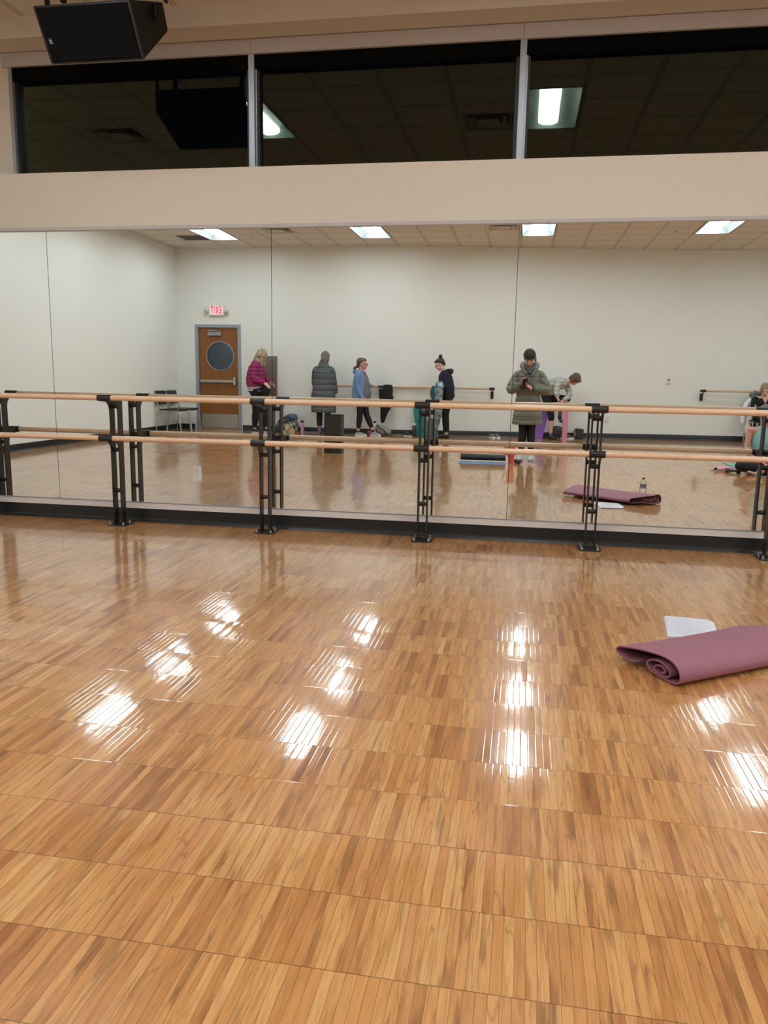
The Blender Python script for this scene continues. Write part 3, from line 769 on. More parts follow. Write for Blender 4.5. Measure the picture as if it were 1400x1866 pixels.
def hand_geo(mb, wr, d, n, side, curl=.5, spread=1., r=.0088, grip=0):
    """wr wrist point, d direction of the fingers, n palm-side normal (fingers curl towards it), side +1/-1 where the thumb leaves"""
    d = V(d).normalized(); n = V(n); n = (n - d*n.dot(d)).normalized(); s = d.cross(n).normalized()*side
    w = V(wr)
    mb.loft([(w-d*.01, s*.024, n*.018), (w+d*.02, s*.031, n*.016), (w+d*.05, s*.038, n*.015), (w+d*.082, s*.038, n*.012)], 14, round_cap=.8)
    for i, (off, L, L2) in enumerate(((.028, .042, .85), (.0095, .047, 1), (-.0095, .044, .95), (-.028, .034, .8))):
        p = w + d*.078 + s*off*spread; dd = d.copy()
        for seg, l in enumerate((L, L*.62, L*.5)):
            a = curl*(.6, 1.1, .8)[seg]; dd = (dd*math.cos(a) + n*math.sin(a)*1.0); n2 = n
            dd.normalize(); q = p + dd*l
            mb.cap(p, r*(1-.06*seg), q, r*(.94-.06*seg), 8); p = q
            nn = (n - dd*n.dot(dd)); n_ = nn.normalized() if nn.length > .05 else n
    p = w + d*.022 + s*.026; q = p + (d*.5+s*.75+n*.35).normalized()*.035; t_ = q + (d*.9+s*.2+n*.5).normalized()*.03; e = t_ + (d*.9-s*.1+n*.6).normalized()*.024
    mb.cap(p, .014, q, .0115, 8); mb.cap(q, .0112, t_, .010, 8); mb.cap(t_, .010, e, .0085, 8)
def puff_path(pts, radii, right, n_puff=0, amp=.0, depth=1.0, steps=40):
    """sections along a polyline with quilting; returns loft sections. radii: list of (ru, rv)"""
    pts = [V(p) for p in pts]; L = [0]
    for a, b in zip(pts, pts[1:]): L.append(L[-1]+(b-a).length)
    T = L[-1]; secs = []; ref = V(right)
    for k in range(steps+1):
        s = T*k/steps; i = max(j for j in range(len(L)-1) if L[j] <= s+1e-9); t = (s-L[i])/max(1e-6, L[i+1]-L[i])
        # catmull interpolation
        P0 = pts[max(0, i-1)]; P1 = pts[i]; P2 = pts[i+1]; P3 = pts[min(len(pts)-1, i+2)]
        c = .5*((2*P1)+(P2-P0)*t+(2*P0-5*P1+4*P2-P3)*t*t+(3*P1-P0-3*P2+P3)*t**3)
        if i == 0 or i == len(pts)-2: c = c*.5 + P1.lerp(P2, t)*.5
        e = t*t*(3-2*t); ru = radii[i][0]*(1-e)+radii[i+1][0]*e; rv = radii[i][1]*(1-e)+radii[i+1][1]*e
        f = 1
        if n_puff: f = 1 + amp*(abs(math.sin(PI*n_puff*k/steps))**.40 - .80)
        secs.append([c, ru*f, rv*f])
    out = []
    for k, (c, ru, rv) in enumerate(secs):
        d = (secs[min(k+1, len(secs)-1)][0]-secs[max(k-1, 0)][0]).normalized()
        a = (ref - d*ref.dot(d))
        a = a.normalized() if a.length > .05 else frame_of(d)[0]
        ref = a; b = d.cross(a)
        out.append((c, a*ru, b*rv))
    return out
def body(root, J, skin, hand=True, voxel=.0085):
    """one continuous body: J has hc, F, pitch, neck, sh, el, wr, hip, kn, an, toe (pairs: L then R), spine list, hands"""
    R = rotm(J['F'], J.get('pitch', 0)); f = V((J['F'][0], J['F'][1], 0)).normalized(); right = V((f.y, -f.x, 0))
    mb = MB(); head_geo(mb, J['hc'], R)
    hc = V(J['hc']); nk = V(J['neck'])
    mb.cap(hc + R @ V((0, -.025, -.06)), .050, nk, .056)
    sp = [V(p) for p in J['spine']]                      # pelvis ... chest
    n = len(sp); rad = [(.150, .105), (.125, .092), (.140, .105), (.150, .090)]
    rad = [rad[min(3, round(i*3/(n-1)))] for i in range(n)]
    mb.loft(puff_path(sp+[nk], rad+[(.055, .05)], J.get('right', right), steps=24), 24, round_cap=.8)
    for i in (0, 1):
        sh, el, wr = V(J['sh'][i]), V(J['el'][i]), V(J['wr'][i])
        mb.cap(sp[-1]+(sh-sp[-1])*.4, .055, sh, .050); mb.cap(sh, .046, el, .036); mb.cap(el, .036, wr, .024)
        hip, kn, an, toe = V(J['hip'][i]), V(J['kn'][i]), V(J['an'][i]), V(J['toe'][i])
        mb.cap(hip, .082, kn, .050); m_ = kn.lerp(an, .35); mb.cap(kn, .048, m_, .050); mb.cap(m_, .050, an, .032)
        mb.cap(an, .032, an+(toe-an)*.2+V((0, 0, -.03)), .026); mb.cap(an+V((0, 0, -.045)), .024, toe+V((0, 0, .001)), .018)
        if hand:
            h = J.get('hands', [None, None])[i]
            d = (wr-el).normalized() if not h else h.get('d', (wr-el).normalized())
            nrm = V(h['n']) if h and 'n' in h else (right if i == 0 else -right)
            dd = V(d).normalized(); nn = (nrm - dd*nrm.dot(dd)).normalized(); s = dd.cross(nn)
            side = (h or {}).get('side', None)
            if side is None: side = 1 if s.dot(f) > 0 else -1
            hand_geo(mb, wr, d, nrm, side, (h or {}).get('curl', .45))
    o = mb.melt('body', skin, root, voxel=voxel, it=2)
    return R, right, f
def trousers(root, J, mat, r_hip=(.165, .125), rt=.092, rk=.060, ra=.045, end=.9, waist=None, name='leggings'):
    mb = MB(); sp = [V(p) for p in J['spine']]; f = V((J['F'][0], J['F'][1], 0)).normalized(); right = V(J.get('right', V((f.y, -f.x, 0))))
    top = V(waist) if waist else sp[0].lerp(sp[1], .7); mid = sp[0]
    mb.loft(puff_path([mid-(top-mid)*.35, mid, top], [(r_hip[0]*.8, r_hip[1]*.85), r_hip, (r_hip[0]*.9, r_hip[1]*.9)], right, steps=10), 24, round_cap=.5)
    for i in (0, 1):
        hip, kn, an = V(J['hip'][i]), V(J['kn'][i]), V(J['an'][i]); e = end[i] if isinstance(end, (tuple, list)) else end
        a2 = kn.lerp(an, e)
        mb.cap(hip, rt, kn, rk); mb.loft(puff_path([kn, kn.lerp(an, .35*e), a2], [(rk, rk), (rk*1.02, rk*1.02), (ra, ra)], right, steps=8), 16)
        mb.cap(kn, rk, kn+V((0, 0, .001)), rk)
    return mb.melt(name, mat, root, voxel=.009, it=2)
def shoe(root, an, toe, mat, sole=None, name='shoe', r=1.0):
    an, toe = V(an), V(toe); d = (toe-an); d.z = 0; d.normalize(); s = V((-d.y, d.x, 0)); z0 = .0 if an.z < .2 else min(toe.z, an.z)-.05
    up = V((0, 0, 1)); heel = V((an.x, an.y, 0)) - d*.055; tip = V((toe.x, toe.y, 0)) + d*.03
    zb = min(an.z-.085, toe.z-.03) if an.z > .2 else .0
    m = MB(); L = (tip-heel).length
    for (t, w, h) in (): pass
    secs = []
    for t, w, h in ((0, .022, .05), (.08, .034, .062), (.28, .038, .075), (.5, .043, .062), (.75, .047, .046), (.93, .036, .034), (1, .018, .022)):
        c = heel + d*L*t + up*(zb+h*.5+.006); secs.append((c, s*w*r, up*h*.55*r))
    m.loft(secs, 18); o = m.build(name, mat, root)
    if sole:
        m = MB(); secs = []
        for t, w in ((0, .02), (.06, .036), (.28, .038), (.5, .044), (.75, .050), (.93, .038), (1.02, .018)):
            secs.append((heel + d*L*t + up*(zb+.010), s*w*r, up*.018))
        m.loft(secs, 14); m.build('sole', sole, o)
    return o
def sleeve(mb, pts, radii, right, n_puff=0, amp=0, steps=36):
    mb.loft(puff_path(pts, [(r, r) for r in radii], right, n_puff, amp, steps=steps), 20, round_cap=.5)

M['hair_brown'] = wood_material('brown_hair', (70, 52, 40), (104, 82, 62), 2, .45, 60)
M['hair_dark'] = wood_material('dark_hair', (26, 22, 22), (48, 40, 38), 2, .4, 60)
M['hair_blond'] = wood_material('streaked_blond_hair', (108, 92, 68), (204, 188, 154), 2, .5, 36)
M['hair_lblond'] = wood_material('dark_blond_hair', (132, 112, 84), (170, 150, 116), 2, .45, 50)
M['olive'] = quilted_material('olive_puffer', (112, 112, 100), .125)
M['beanie'] = simple('dark_beanie', (50, 47, 44), .9, bump=.3)
M['scarf'] = simple('grey_scarf', (84, 86, 92), .9, bump=.2)
M['legging'] = simple('black_legging', (14, 14, 17), .75, var=.2)
M['sock'] = mottled_material('light_sock', (170, 170, 176), (210, 210, 214), 40, .8, 0, 0)
M['phone'] = simple('phone_case', (26, 26, 28), .35)
M['charcoal'] = quilted_material('charcoal_coat', (86, 91, 93), .115, .7)
M['knit'] = mottled_material('grey_knit', (92, 90, 88), (132, 130, 126), 60, .9)
M['sockblue'] = mottled_material('patterned_sock', (84, 84, 120), (150, 96, 120), 26, .8, 0, 0)
M['denim'] = simple('blue_jacket', (108, 136, 180), .7, var=.08, scale=14, bump=.15)
M['greytee'] = simple('grey_tee', (112, 110, 112), .8)
M['slipon'] = simple('grey_slip_on', (148, 152, 156), .7)
M['navy'] = simple('navy_sweatshirt', (18, 24, 46), .8, var=.12)
M['silver'] = mottled_material('silver_quilting', (84, 104, 114), (160, 182, 190), 14, .25, .6, .6)
M['tealcloth'] = simple('dark_teal_lining', (26, 78, 92), .7)
M['slate'] = simple('slate_cloth', (62, 80, 92), .8)
M['magenta'] = quilted_material('magenta_puffer', (146, 30, 94), .08)
M['white2'] = simple('white_cloth', (240, 238, 238), .7, var=.03, bump=.1)
M['palegreen'] = quilted_material('pale_sage_jacket', (180, 184, 172), .09, .45)
M['tealtop'] = simple('aqua_tank_top', (134, 184, 184), .7, var=.05)
M['greyhood'] = simple('grey_hood', (112, 112, 114), .8, bump=.2)

# --- person in the olive coat who takes the picture
def person_olive():
    t = thing('person', 'person in an olive puffer coat and dark beanie holding up a phone', 'person', (.06, -6.12, 0))
    J = dict(F=(0, 1), pitch=.55, hc=(.052, -6.055, 1.500), neck=(.055, -6.12, 1.36),
             spine=[(.06, -6.12, .86), (.06, -6.12, 1.02), (.06, -6.12, 1.18), (.06, -6.12, 1.31)],
             sh=[(-.090, -6.12, 1.275), (.210, -6.12, 1.275)], el=[(-.175, -6.07, 1.065), (.295, -6.07, 1.06)],
             wr=[(-.072, -5.955, 1.112), (.115, -5.955, 1.075)], hip=[(-.025, -6.12, .86), (.145, -6.12, .86)],
             kn=[(.0, -6.10, .46), (.13, -6.10, .46)], an=[(-.01, -6.13, .085), (.135, -6.13, .085)], toe=[(-.035, -5.99, .025), (.14, -5.98, .025)],
             hands=[dict(d=(.28, .35, .9), n=(.85, .45, -.2), side=-1, curl=.55), dict(d=(-.82, .50, .34), n=(-.1, .75, .65), side=1, curl=.55)])
    R, right, f = body(t, J, 'skin', voxel=.0065)
    face_parts(t, J['hc'], R, hair='hair_dark')
    trousers(t, J, 'legging', rt=.080, rk=.058, ra=.044, end=.93)
    for i in (0, 1): shoe(t, J['an'][i], J['toe'][i], 'sock', name='sock', r=1.15)
    mb = MB(); c = .06; y = -6.125
    mb.loft(puff_path([(c, y, .535), (c, y, .62), (c, y, .80), (c, y, .95), (c, y, 1.10), (c, y, 1.22), (c, y, 1.32), (c, y+.01, 1.385)],
            [(.222, .165), (.218, .165), (.198, .155), (.178, .145), (.180, .148), (.180, .142), (.140, .112), (.085, .085)], (1, 0, 0), 8, .06, steps=120), 40)
    for i, s in ((0, -1), (1, 1)):
        sh = V(J['sh'][i]); el = V(J['el'][i]); wr = V(J['wr'][i])
        sleeve(mb, [sh+V((-s*.05, 0, .0)), sh+V((s*.015, 0, -.02)), el+V((s*.018, -.02, 0)), el.lerp(wr, .45)+V((0, 0, 0)), el.lerp(wr, .86)], [.060, .070, .078, .072, .052], (0, 1, 0), 5, .07)
    mb.melt('coat', 'olive', t, voxel=.0075, it=1)
    m = MB(); pts = [(c-.115, y+.02, 1.40), (c-.10, y-.07, 1.42), (c, y-.11, 1.425), (c+.10, y-.07, 1.42), (c+.115, y+.02, 1.40)]
    m.tube(pts, [.034, .046, .052, .046, .034], 14); m.tube([(c-.115, y+.02, 1.40), (c-.085, y+.10, 1.345), (c-.04, y+.135, 1.27)], [.034, .030, .022], 12); m.tube([(c+.115, y+.02, 1.40), (c+.085, y+.10, 1.345), (c+.03, y+.14, 1.24)], [.034, .032, .020], 12)
    m.melt('hood', 'olive', t, voxel=.008, it=2)
    m = MB(); m.tube([(c-.035, y+.118, 1.345), (c-.075, y+.05, 1.385), (c-.07, y-.03, 1.40), (c+.07, y-.03, 1.40), (c+.075, y+.05, 1.385), (c+.03, y+.12, 1.335), (c, y+.135, 1.28)], .030, 12); m.ell((c-.005, y+.112, 1.315), (.045, .03, .055))
    m.melt('scarf', 'scarf', t, voxel=.007, it=2)
    m = MB(); m.box((c+.004, y+.150, .93), (.030, .012, .60), None, .004); m.tube([(c+.004, y+.158, 1.25), (c+.004, y+.158, .62)], .004)
    m.build('zip_placket', 'olive', t)
    P = lambda x, yy, z: V(J['hc']) + R @ V((x, yy, z))
    m = MB(); m.ell(P(0, -.016, .058), (.089, .106, .086), R); m.loft([(P(0, -.014, .040), R @ V((.090, 0, 0)), R @ V((0, .107, -.006))), (P(0, -.014, .066), R @ V((.092, 0, 0)), R @ V((0, .110, -.006)))], 28)
    m.melt('beanie', 'beanie', t, voxel=.006, it=3)
    m = MB(); m.tube([P(.072, -.03, .02), P(.085, -.035, -.03), P(.092, -.03, -.06)], [.02, .018, .010]); m.tube([P(-.070, -.02, .02), P(-.076, -.03, -.02)], [.014, .006]); m.build('hair', 'hair_dark', t)
    for s, i in ((-1, 0), (1, 1)):
        el, wr = V(J['el'][i]), V(J['wr'][i]); d_ = (wr-el).normalized()
        MB().cap(wr-d_*.055, .036, wr-d_*.005, .034).build('cuff', 'scarf', t)
person_olive()
t = thing('phone', 'dark phone held up in front of the olive coat', 'phone', (.004, -5.885, 1.155))
MB().box((.004, -5.885, 1.140), (.072, .010, .150), (-.17, 0, 0), .004).build('phone_body', 'phone', t)
MB().box((.030, -5.879, 1.187), (.012, .004, .030), (-.17, 0, 0), .0015).build('camera_bump', 'frame_dark', t)

# --- person in the long grey coat, back to the mirror
def person_grey():
    t = thing('person', 'person in a long charcoal coat and grey knit hat, back turned', 'person', (-4.08, -10.05, 0)); c, y = -4.085, -10.05
    J = dict(F=(0.1, -1), pitch=.25, hc=(c+.03, y-.02, 1.555), neck=(c, y, 1.42), spine=[(c, y, .88), (c, y, 1.06), (c, y, 1.22), (c, y+.01, 1.36)],
             sh=[(c+.155, y, 1.335), (c-.155, y, 1.335)], el=[(c+.205, y-.02, 1.10), (c-.205, y-.06, 1.10)], wr=[(c+.235, y-.06, .86), (c-.19, y-.10, .90)],
             hip=[(c+.08, y, .86), (c-.08, y, .86)], kn=[(c+.09, y, .46), (c-.085, y, .46)], an=[(c+.09, y+.02, .085), (c-.08, y+.02, .085)], toe=[(c+.10, y-.12, .025), (c-.08, y-.12, .025)],
             hands=[dict(d=(.05, -.1, -1), n=(-1, 0, 0)), dict(d=(.1, -.2, -1), n=(1, 0, 0))])
    R, right, f = body(t, J, 'skin_pale'); face_parts(t, J['hc'], R)
    trousers(t, J, 'legging', end=.75, rk=.064, ra=.058)
    for i in (0, 1):
        a = V(J['an'][i]); m = MB(); m.cap(a+V((0, 0, -.02)), .042, a+V((0, 0, .10)), .046); m.melt('sock', 'sockblue', t, voxel=.008, it=1); shoe(t, J['an'][i], J['toe'][i], 'sockblue', name='slipper_sock')
    mb = MB()
    mb.loft(puff_path([(c+.0, y, .455), (c, y, .55), (c-.01, y, .76), (c, y, .92), (c, y, 1.06), (c, y, 1.22), (c, y, 1.36), (c, y, 1.435), (c+.01, y, 1.50)],
            [(.262, .170), (.262, .178), (.255, .178), (.232, .165), (.212, .150), (.205, .145), (.170, .120), (.105, .10), (.086, .092)], (1, 0, 0), 10, .022, steps=100), 40)
    for i, s in ((0, 1), (1, -1)):
        sh, el, wr = V(J['sh'][i]), V(J['el'][i]), V(J['wr'][i])
        sleeve(mb, [sh+V((-s*.05, 0, 0)), sh+V((s*.01, 0, -.02)), el, el.lerp(wr, .5), el.lerp(wr, .98)], [.066, .070, .068, .064, .056], (0, 1, 0), 7, .025)
    mb.melt('coat', 'charcoal', t, voxel=.008, it=1)
    P = lambda x, yy, z: V(J['hc']) + R @ V((x, yy, z))
    m = MB(); m.ell(P(0, -.015, .050), (.090, .106, .098), R); m.loft([(P(0, -.018, -.060), R @ V((.078, 0, 0)), R @ V((0, .090, 0))), (P(0, -.012, -.035), R @ V((.084, 0, 0)), R @ V((0, .10, 0))), (P(0, -.014, .05), R @ V((.090, 0, 0)), R @ V((0, .106, 0)))], 28); m.ell(P(0, -.02, .145), (.018, .018, .012), R)
    m.melt('knit_hat', 'knit', t, voxel=.007, it=2)
person_grey()

# --- person in the blue jacket
def person_blue():
    t = thing('person', 'person in a blue hooded jacket, grey top and glasses, one hand on the wall barre', 'person', (-3.28, -10.05, 0)); y = -10.05
    J = dict(F=(1, -.06), pitch=.05, hc=(-3.275, y, 1.450), neck=(-3.30, y, 1.30), spine=[(-3.285, y, .80), (-3.265, y, .96), (-3.275, y, 1.12), (-3.305, y, 1.24)],
             sh=[(-3.325, y+.17, 1.235), (-3.325, y-.17, 1.235)], el=[(-3.325, y+.20, .99), (-3.27, y-.21, 1.02)], wr=[(-3.235, y+.205, .80), (-3.10, y-.20, 1.02)],
             hip=[(-3.29, y+.075, .78), (-3.27, y-.075, .78)], kn=[(-3.30, y+.07, .43), (-3.19, y-.07, .43)], an=[(-3.335, y+.06, .085), (-3.045, y-.06, .10)], toe=[(-3.19, y+.06, .025), (-2.91, y-.03, .035)],
             hands=[dict(d=(.25, 0, -1), n=(0, -1, 0)), dict(d=(1, -.1, -.1), n=(0, 0, -1), curl=.3)])
    R, right, f = body(t, J, 'skin'); face_parts(t, J['hc'], R, 'hair_brown', 'hair_brown')
    trousers(t, J, 'legging', end=.80, rk=.062, ra=.046)
    for i in (0, 1):
        shoe(t, J['an'][i], J['toe'][i], 'slipon', 'white2'); a = V(J['an'][i]); MB().cyl(a+V((0, 0, -.015)), a+V((0, 0, .012)), .038).build('sock_line', 'black', t)
    m = MB(); m.loft(puff_path([(-3.27, y, .74), (-3.245, y, .85), (-3.245, y, .98), (-3.255, y, 1.12), (-3.285, y, 1.25), (-3.30, y, 1.30)], [(.145, .150), (.150, .158), (.142, .135), (.140, .118), (.12, .09), (.07, .06)], right, steps=30), 30); m.melt('grey_top', 'greytee', t, voxel=.009)
    mb = MB()
    mb.loft(puff_path([(-3.325, y, .755), (-3.315, y, .90), (-3.31, y, 1.04), (-3.315, y, 1.16), (-3.325, y, 1.255), (-3.33, y, 1.315)], [(.178, .155), (.180, .168), (.175, .158), (.176, .142), (.140, .108), (.085, .078)], right, 4, .02, steps=40), 30)
    for i in (0, 1):
        sh, el, wr = V(J['sh'][i]), V(J['el'][i]), V(J['wr'][i]); s = right*(1 if i else -1)
        sleeve(mb, [sh-s*.05, sh+s*.005, el, wr+(wr-el).normalized()*(.04 if i == 0 else -.03)], [.064, .066, .056, .044], (0, 1, 0), 4, .03)
    mb.tube([(-3.28, y+.09, 1.30), (-3.38, y+.08, 1.305), (-3.43, y, 1.295), (-3.38, y-.08, 1.305), (-3.28, y-.09, 1.30)], [.030, .040, .050, .040, .030], 12)
    mb.melt('jacket', 'denim', t, voxel=.008, it=1)
    P = lambda x, yy, z: V(J['hc']) + R @ V((x, yy, z))
    m = MB(); m.ell(P(0, -.032, .042), (.081, .095, .088), R); m.ell(P(0, .02, .085), (.062, .062, .040), R); m.ell(P(0, -.085, -.03), (.055, .04, .055), R); m.cap(P(0, -.12, -.06), .020, P(0, -.145, -.085), .034); m.ell(P(0, -.15, -.10), (.03, .032, .04), R)
    m.melt('hair', 'hair_brown', t, voxel=.008)
person_blue()

# --- person in the navy sweatshirt
def person_navy():
    t = thing('person', 'person in a navy hooded sweatshirt with a dark hair bun, holding a silver jacket', 'person', (-1.56, -10.15, 0)); y = -10.15
    J = dict(F=(-1, .05), pitch=.55, hc=(-1.70, y, 1.465), neck=(-1.60, y, 1.335), spine=[(-1.525, y, .84), (-1.535, y, 1.0), (-1.57, y, 1.15), (-1.58, y, 1.27)],
             sh=[(-1.575, y-.17, 1.265), (-1.575, y+.17, 1.265)], el=[(-1.58, y-.20, 1.03), (-1.575, y+.20, 1.03)], wr=[(-1.74, y-.12, 1.03), (-1.735, y+.21, 1.02)],
             hip=[(-1.515, y-.08, .83), (-1.515, y+.08, .83)], kn=[(-1.57, y-.07, .46), (-1.55, y+.07, .46)], an=[(-1.53, y-.07, .085), (-1.525, y+.07, .085)], toe=[(-1.67, y-.08, .025), (-1.655, y+.08, .025)],
             hands=[dict(d=(-1, .2, 0), n=(0, 0, -1)), dict(d=(-1, .1, -.1), n=(0, 0, -1))])
    R, right, f = body(t, J, 'skin_pale'); face_parts(t, J['hc'], R, 'hair_brown', 'hair_dark')
    trousers(t, J, 'black', r_hip=(.17, .145), rt=.098, rk=.070, ra=.062, end=.9)
    for i in (0, 1): shoe(t, J['an'][i], J['toe'][i], 'black2')
    mb = MB()
    mb.loft(puff_path([(-1.535, y, .89), (-1.54, y, 1.0), (-1.565, y, 1.12), (-1.585, y, 1.22), (-1.59, y, 1.29), (-1.60, y, 1.35)], [(.178, .145), (.178, .148), (.178, .148), (.178, .14), (.14, .115), (.075, .07)], right, steps=40), 30)
    for i in (0, 1):
        sh, el, wr = V(J['sh'][i]), V(J['el'][i]), V(J['wr'][i]); s = right*(1 if i else -1)
        sleeve(mb, [sh-s*.05, sh+s*.005, el, el.lerp(wr, .85)], [.070, .072, .064, .046], (0, 1, 0))
    mb.tube([(-1.62, y+.09, 1.315), (-1.52, y+.085, 1.345), (-1.47, y, 1.335), (-1.52, y-.085, 1.345), (-1.62, y-.09, 1.315)], [.030, .042, .056, .042, .030], 12); mb.ell((-1.475, y, 1.325), (.05, .075, .05))
    mb.melt('sweatshirt', 'navy', t, voxel=.008, it=2)
    P = lambda x, yy, z: V(J['hc']) + R @ V((x, yy, z))
    m = MB(); m.ell(P(0, -.030, .042), (.080, .093, .088), R); m.ell(P(0, .018, .085), (.062, .062, .038), R); m.ell(P(0, -.075, -.02), (.058, .040, .05), R); m.cap(P(0, -.06, .10), .03, P(0, -.085, .125), .038); m.ell(P(.01, -.095, .140), (.042, .040, .036), R)
    m.melt('hair', 'hair_dark', t, voxel=.008)
person_navy()
t = thing('jacket', 'silver quilted jacket with teal lining held over an arm, its hem near the floor', 'jacket', (-1.70, -9.86, 0))
m = MB(); yj = -9.87
m.loft(puff_path([(-1.64, yj-.03, 1.13), (-1.665, yj, 1.06), (-1.68, yj+.01, .92), (-1.675, yj+.01, .72), (-1.68, yj+.01, .52), (-1.70, yj, .34), (-1.715, yj, .16)], [(.05, .05), (.092, .07), (.088, .065), (.078, .06), (.084, .06), (.064, .05), (.03, .035)], (1, 0, 0), 12, .09, steps=120), 28)
m.melt('shell', 'silver', t, voxel=.008, it=1)
m = MB(); m.loft(puff_path([(-1.76, yj-.02, 1.03), (-1.79, yj-.01, .95), (-1.79, yj-.01, .84), (-1.775, yj, .74)], [(.055, .05), (.062, .05), (.052, .045), (.02, .03)], (1, 0, 0), 3, .12, steps=30), 20); m.melt('lining', 'tealcloth', t, voxel=.009)
m = MB(); m.loft(puff_path([(-1.715, yj-.01, .26), (-1.715, yj, .14), (-1.70, yj+.01, .012)], [(.025, .03), (.048, .045), (.056, .05)], (1, 0, 0), 3, .1, steps=20), 20); m.melt('sleeve', 'slate', t, voxel=.009)

# --- person in the magenta jacket
def person_pink():
    t = thing('person', 'person in a magenta puffer jacket with long streaked blond hair, looking down', 'person', (-5.50, -10.05, 0)); y = -10.05
    F = (1, -.22)
    J = dict(F=F, pitch=.75, hc=(-5.405, y, 1.600), neck=(-5.48, y, 1.465), spine=[(-5.545, y, .88), (-5.555, y, 1.04), (-5.54, y, 1.22), (-5.505, y, 1.38)],
             sh=[(-5.50, y+.19, 1.375), (-5.53, y-.19, 1.375)], el=[(-5.50, y+.23, 1.13), (-5.45, y-.22, 1.13)], wr=[(-5.30, y+.19, 1.035), (-5.28, y-.12, 1.03)],
             hip=[(-5.53, y+.085, .87), (-5.55, y-.085, .87)], kn=[(-5.52, y+.09, .46), (-5.43, y-.08, .46)], an=[(-5.555, y+.09, .085), (-5.35, y-.07, .09)], toe=[(-5.43, y+.09, .03), (-5.22, y-.10, .03)],
             hands=[dict(d=(.75, -.1, -.55), n=(-.2, -.6, -.6)), dict(d=(.9, .1, -.5), n=(0, .7, -.4))])
    R, right, f = body(t, J, 'skin_pale'); face_parts(t, J['hc'], R, None, 'hair_brown')
    trousers(t, J, 'black', r_hip=(.19, .17), rt=.108, rk=.075, ra=.055, end=.93)
    for i in (0, 1): shoe(t, J['an'][i], J['toe'][i], 'black2', 'white2', r=1.1)
    m = MB(); m.loft(puff_path([(-5.55, y, .86), (-5.55, y, .96), (-5.55, y, 1.10)], [(.19, .175), (.185, .165), (.17, .15)], right, steps=10), 28); m.melt('grey_shirt', simple('pale_grey_shirt', (176, 174, 176), .8), t, voxel=.009)
    mb = MB()
    mb.loft(puff_path([(-5.555, y, .955), (-5.56, y, 1.05), (-5.55, y, 1.18), (-5.53, y, 1.31), (-5.51, y, 1.41), (-5.48, y, 1.48)], [(.20, .175), (.205, .19), (.205, .19), (.20, .17), (.16, .13), (.09, .09)], right, 5, .05, steps=60), 32)
    for i in (0, 1):
        sh, el, wr = V(J['sh'][i]), V(J['el'][i]), V(J['wr'][i]); s = right*(1 if i else -1)
        sleeve(mb, [sh-s*.05, sh+s*.01, el, el.lerp(wr, .9)], [.085, .088, .078, .056], (0, 1, 0), 5, .06)
    mb.melt('jacket', 'magenta', t, voxel=.008, it=1)
    P = lambda x, yy, z: V(J['hc']) + R @ V((x, yy, z))
    m = MB(); m.ell(P(0, -.022, .042), (.088, .104, .094), R)
    for s in (-1, 1):
        m.tube([P(s*.060, .02, .09), P(s*.085, .035, .02), V(J['hc'])+V((-.0, .07*s, -.10)), V(J['hc'])+V((.02, .075*s, -.22))], [.035, .045, .050, .022], 14)
        m.tube([P(s*.04, -.05, .08), P(s*.080, -.05, -.02), V(J['hc'])+V((-.075, .07*s, -.13)), V(J['hc'])+V((-.10, .075*s, -.20))], [.04, .055, .055, .03], 14)
    m.tube([P(0, -.09, .04), V(J['hc'])+V((-.125, 0, -.08)), V(J['hc'])+V((-.15, 0, -.17))], [.055, .065, .035], 14)
    m.melt('hair', 'hair_blond', t, voxel=.008, it=2)
person_pink()
t = thing('shoulder_bag', 'soft black bag held by the person in the magenta jacket', 'bag', (-5.28, -9.93, .88))
m = MB(); m.loft(puff_path([(-5.31, -9.93, 1.02), (-5.30, -9.93, .96), (-5.285, -9.93, .88), (-5.30, -9.93, .78)], [(.05, .04), (.085, .08), (.10, .09), (.06, .06)], (1, 0, 0), steps=20), 20, round_cap=.6); m.melt('bag_body', 'black', t, voxel=.009)
MB().tube([(-5.36, -9.90, .98), (-5.33, -9.89, 1.03), (-5.27, -9.90, 1.02), (-5.24, -9.91, .95)], .007).build('strap', 'black', t)

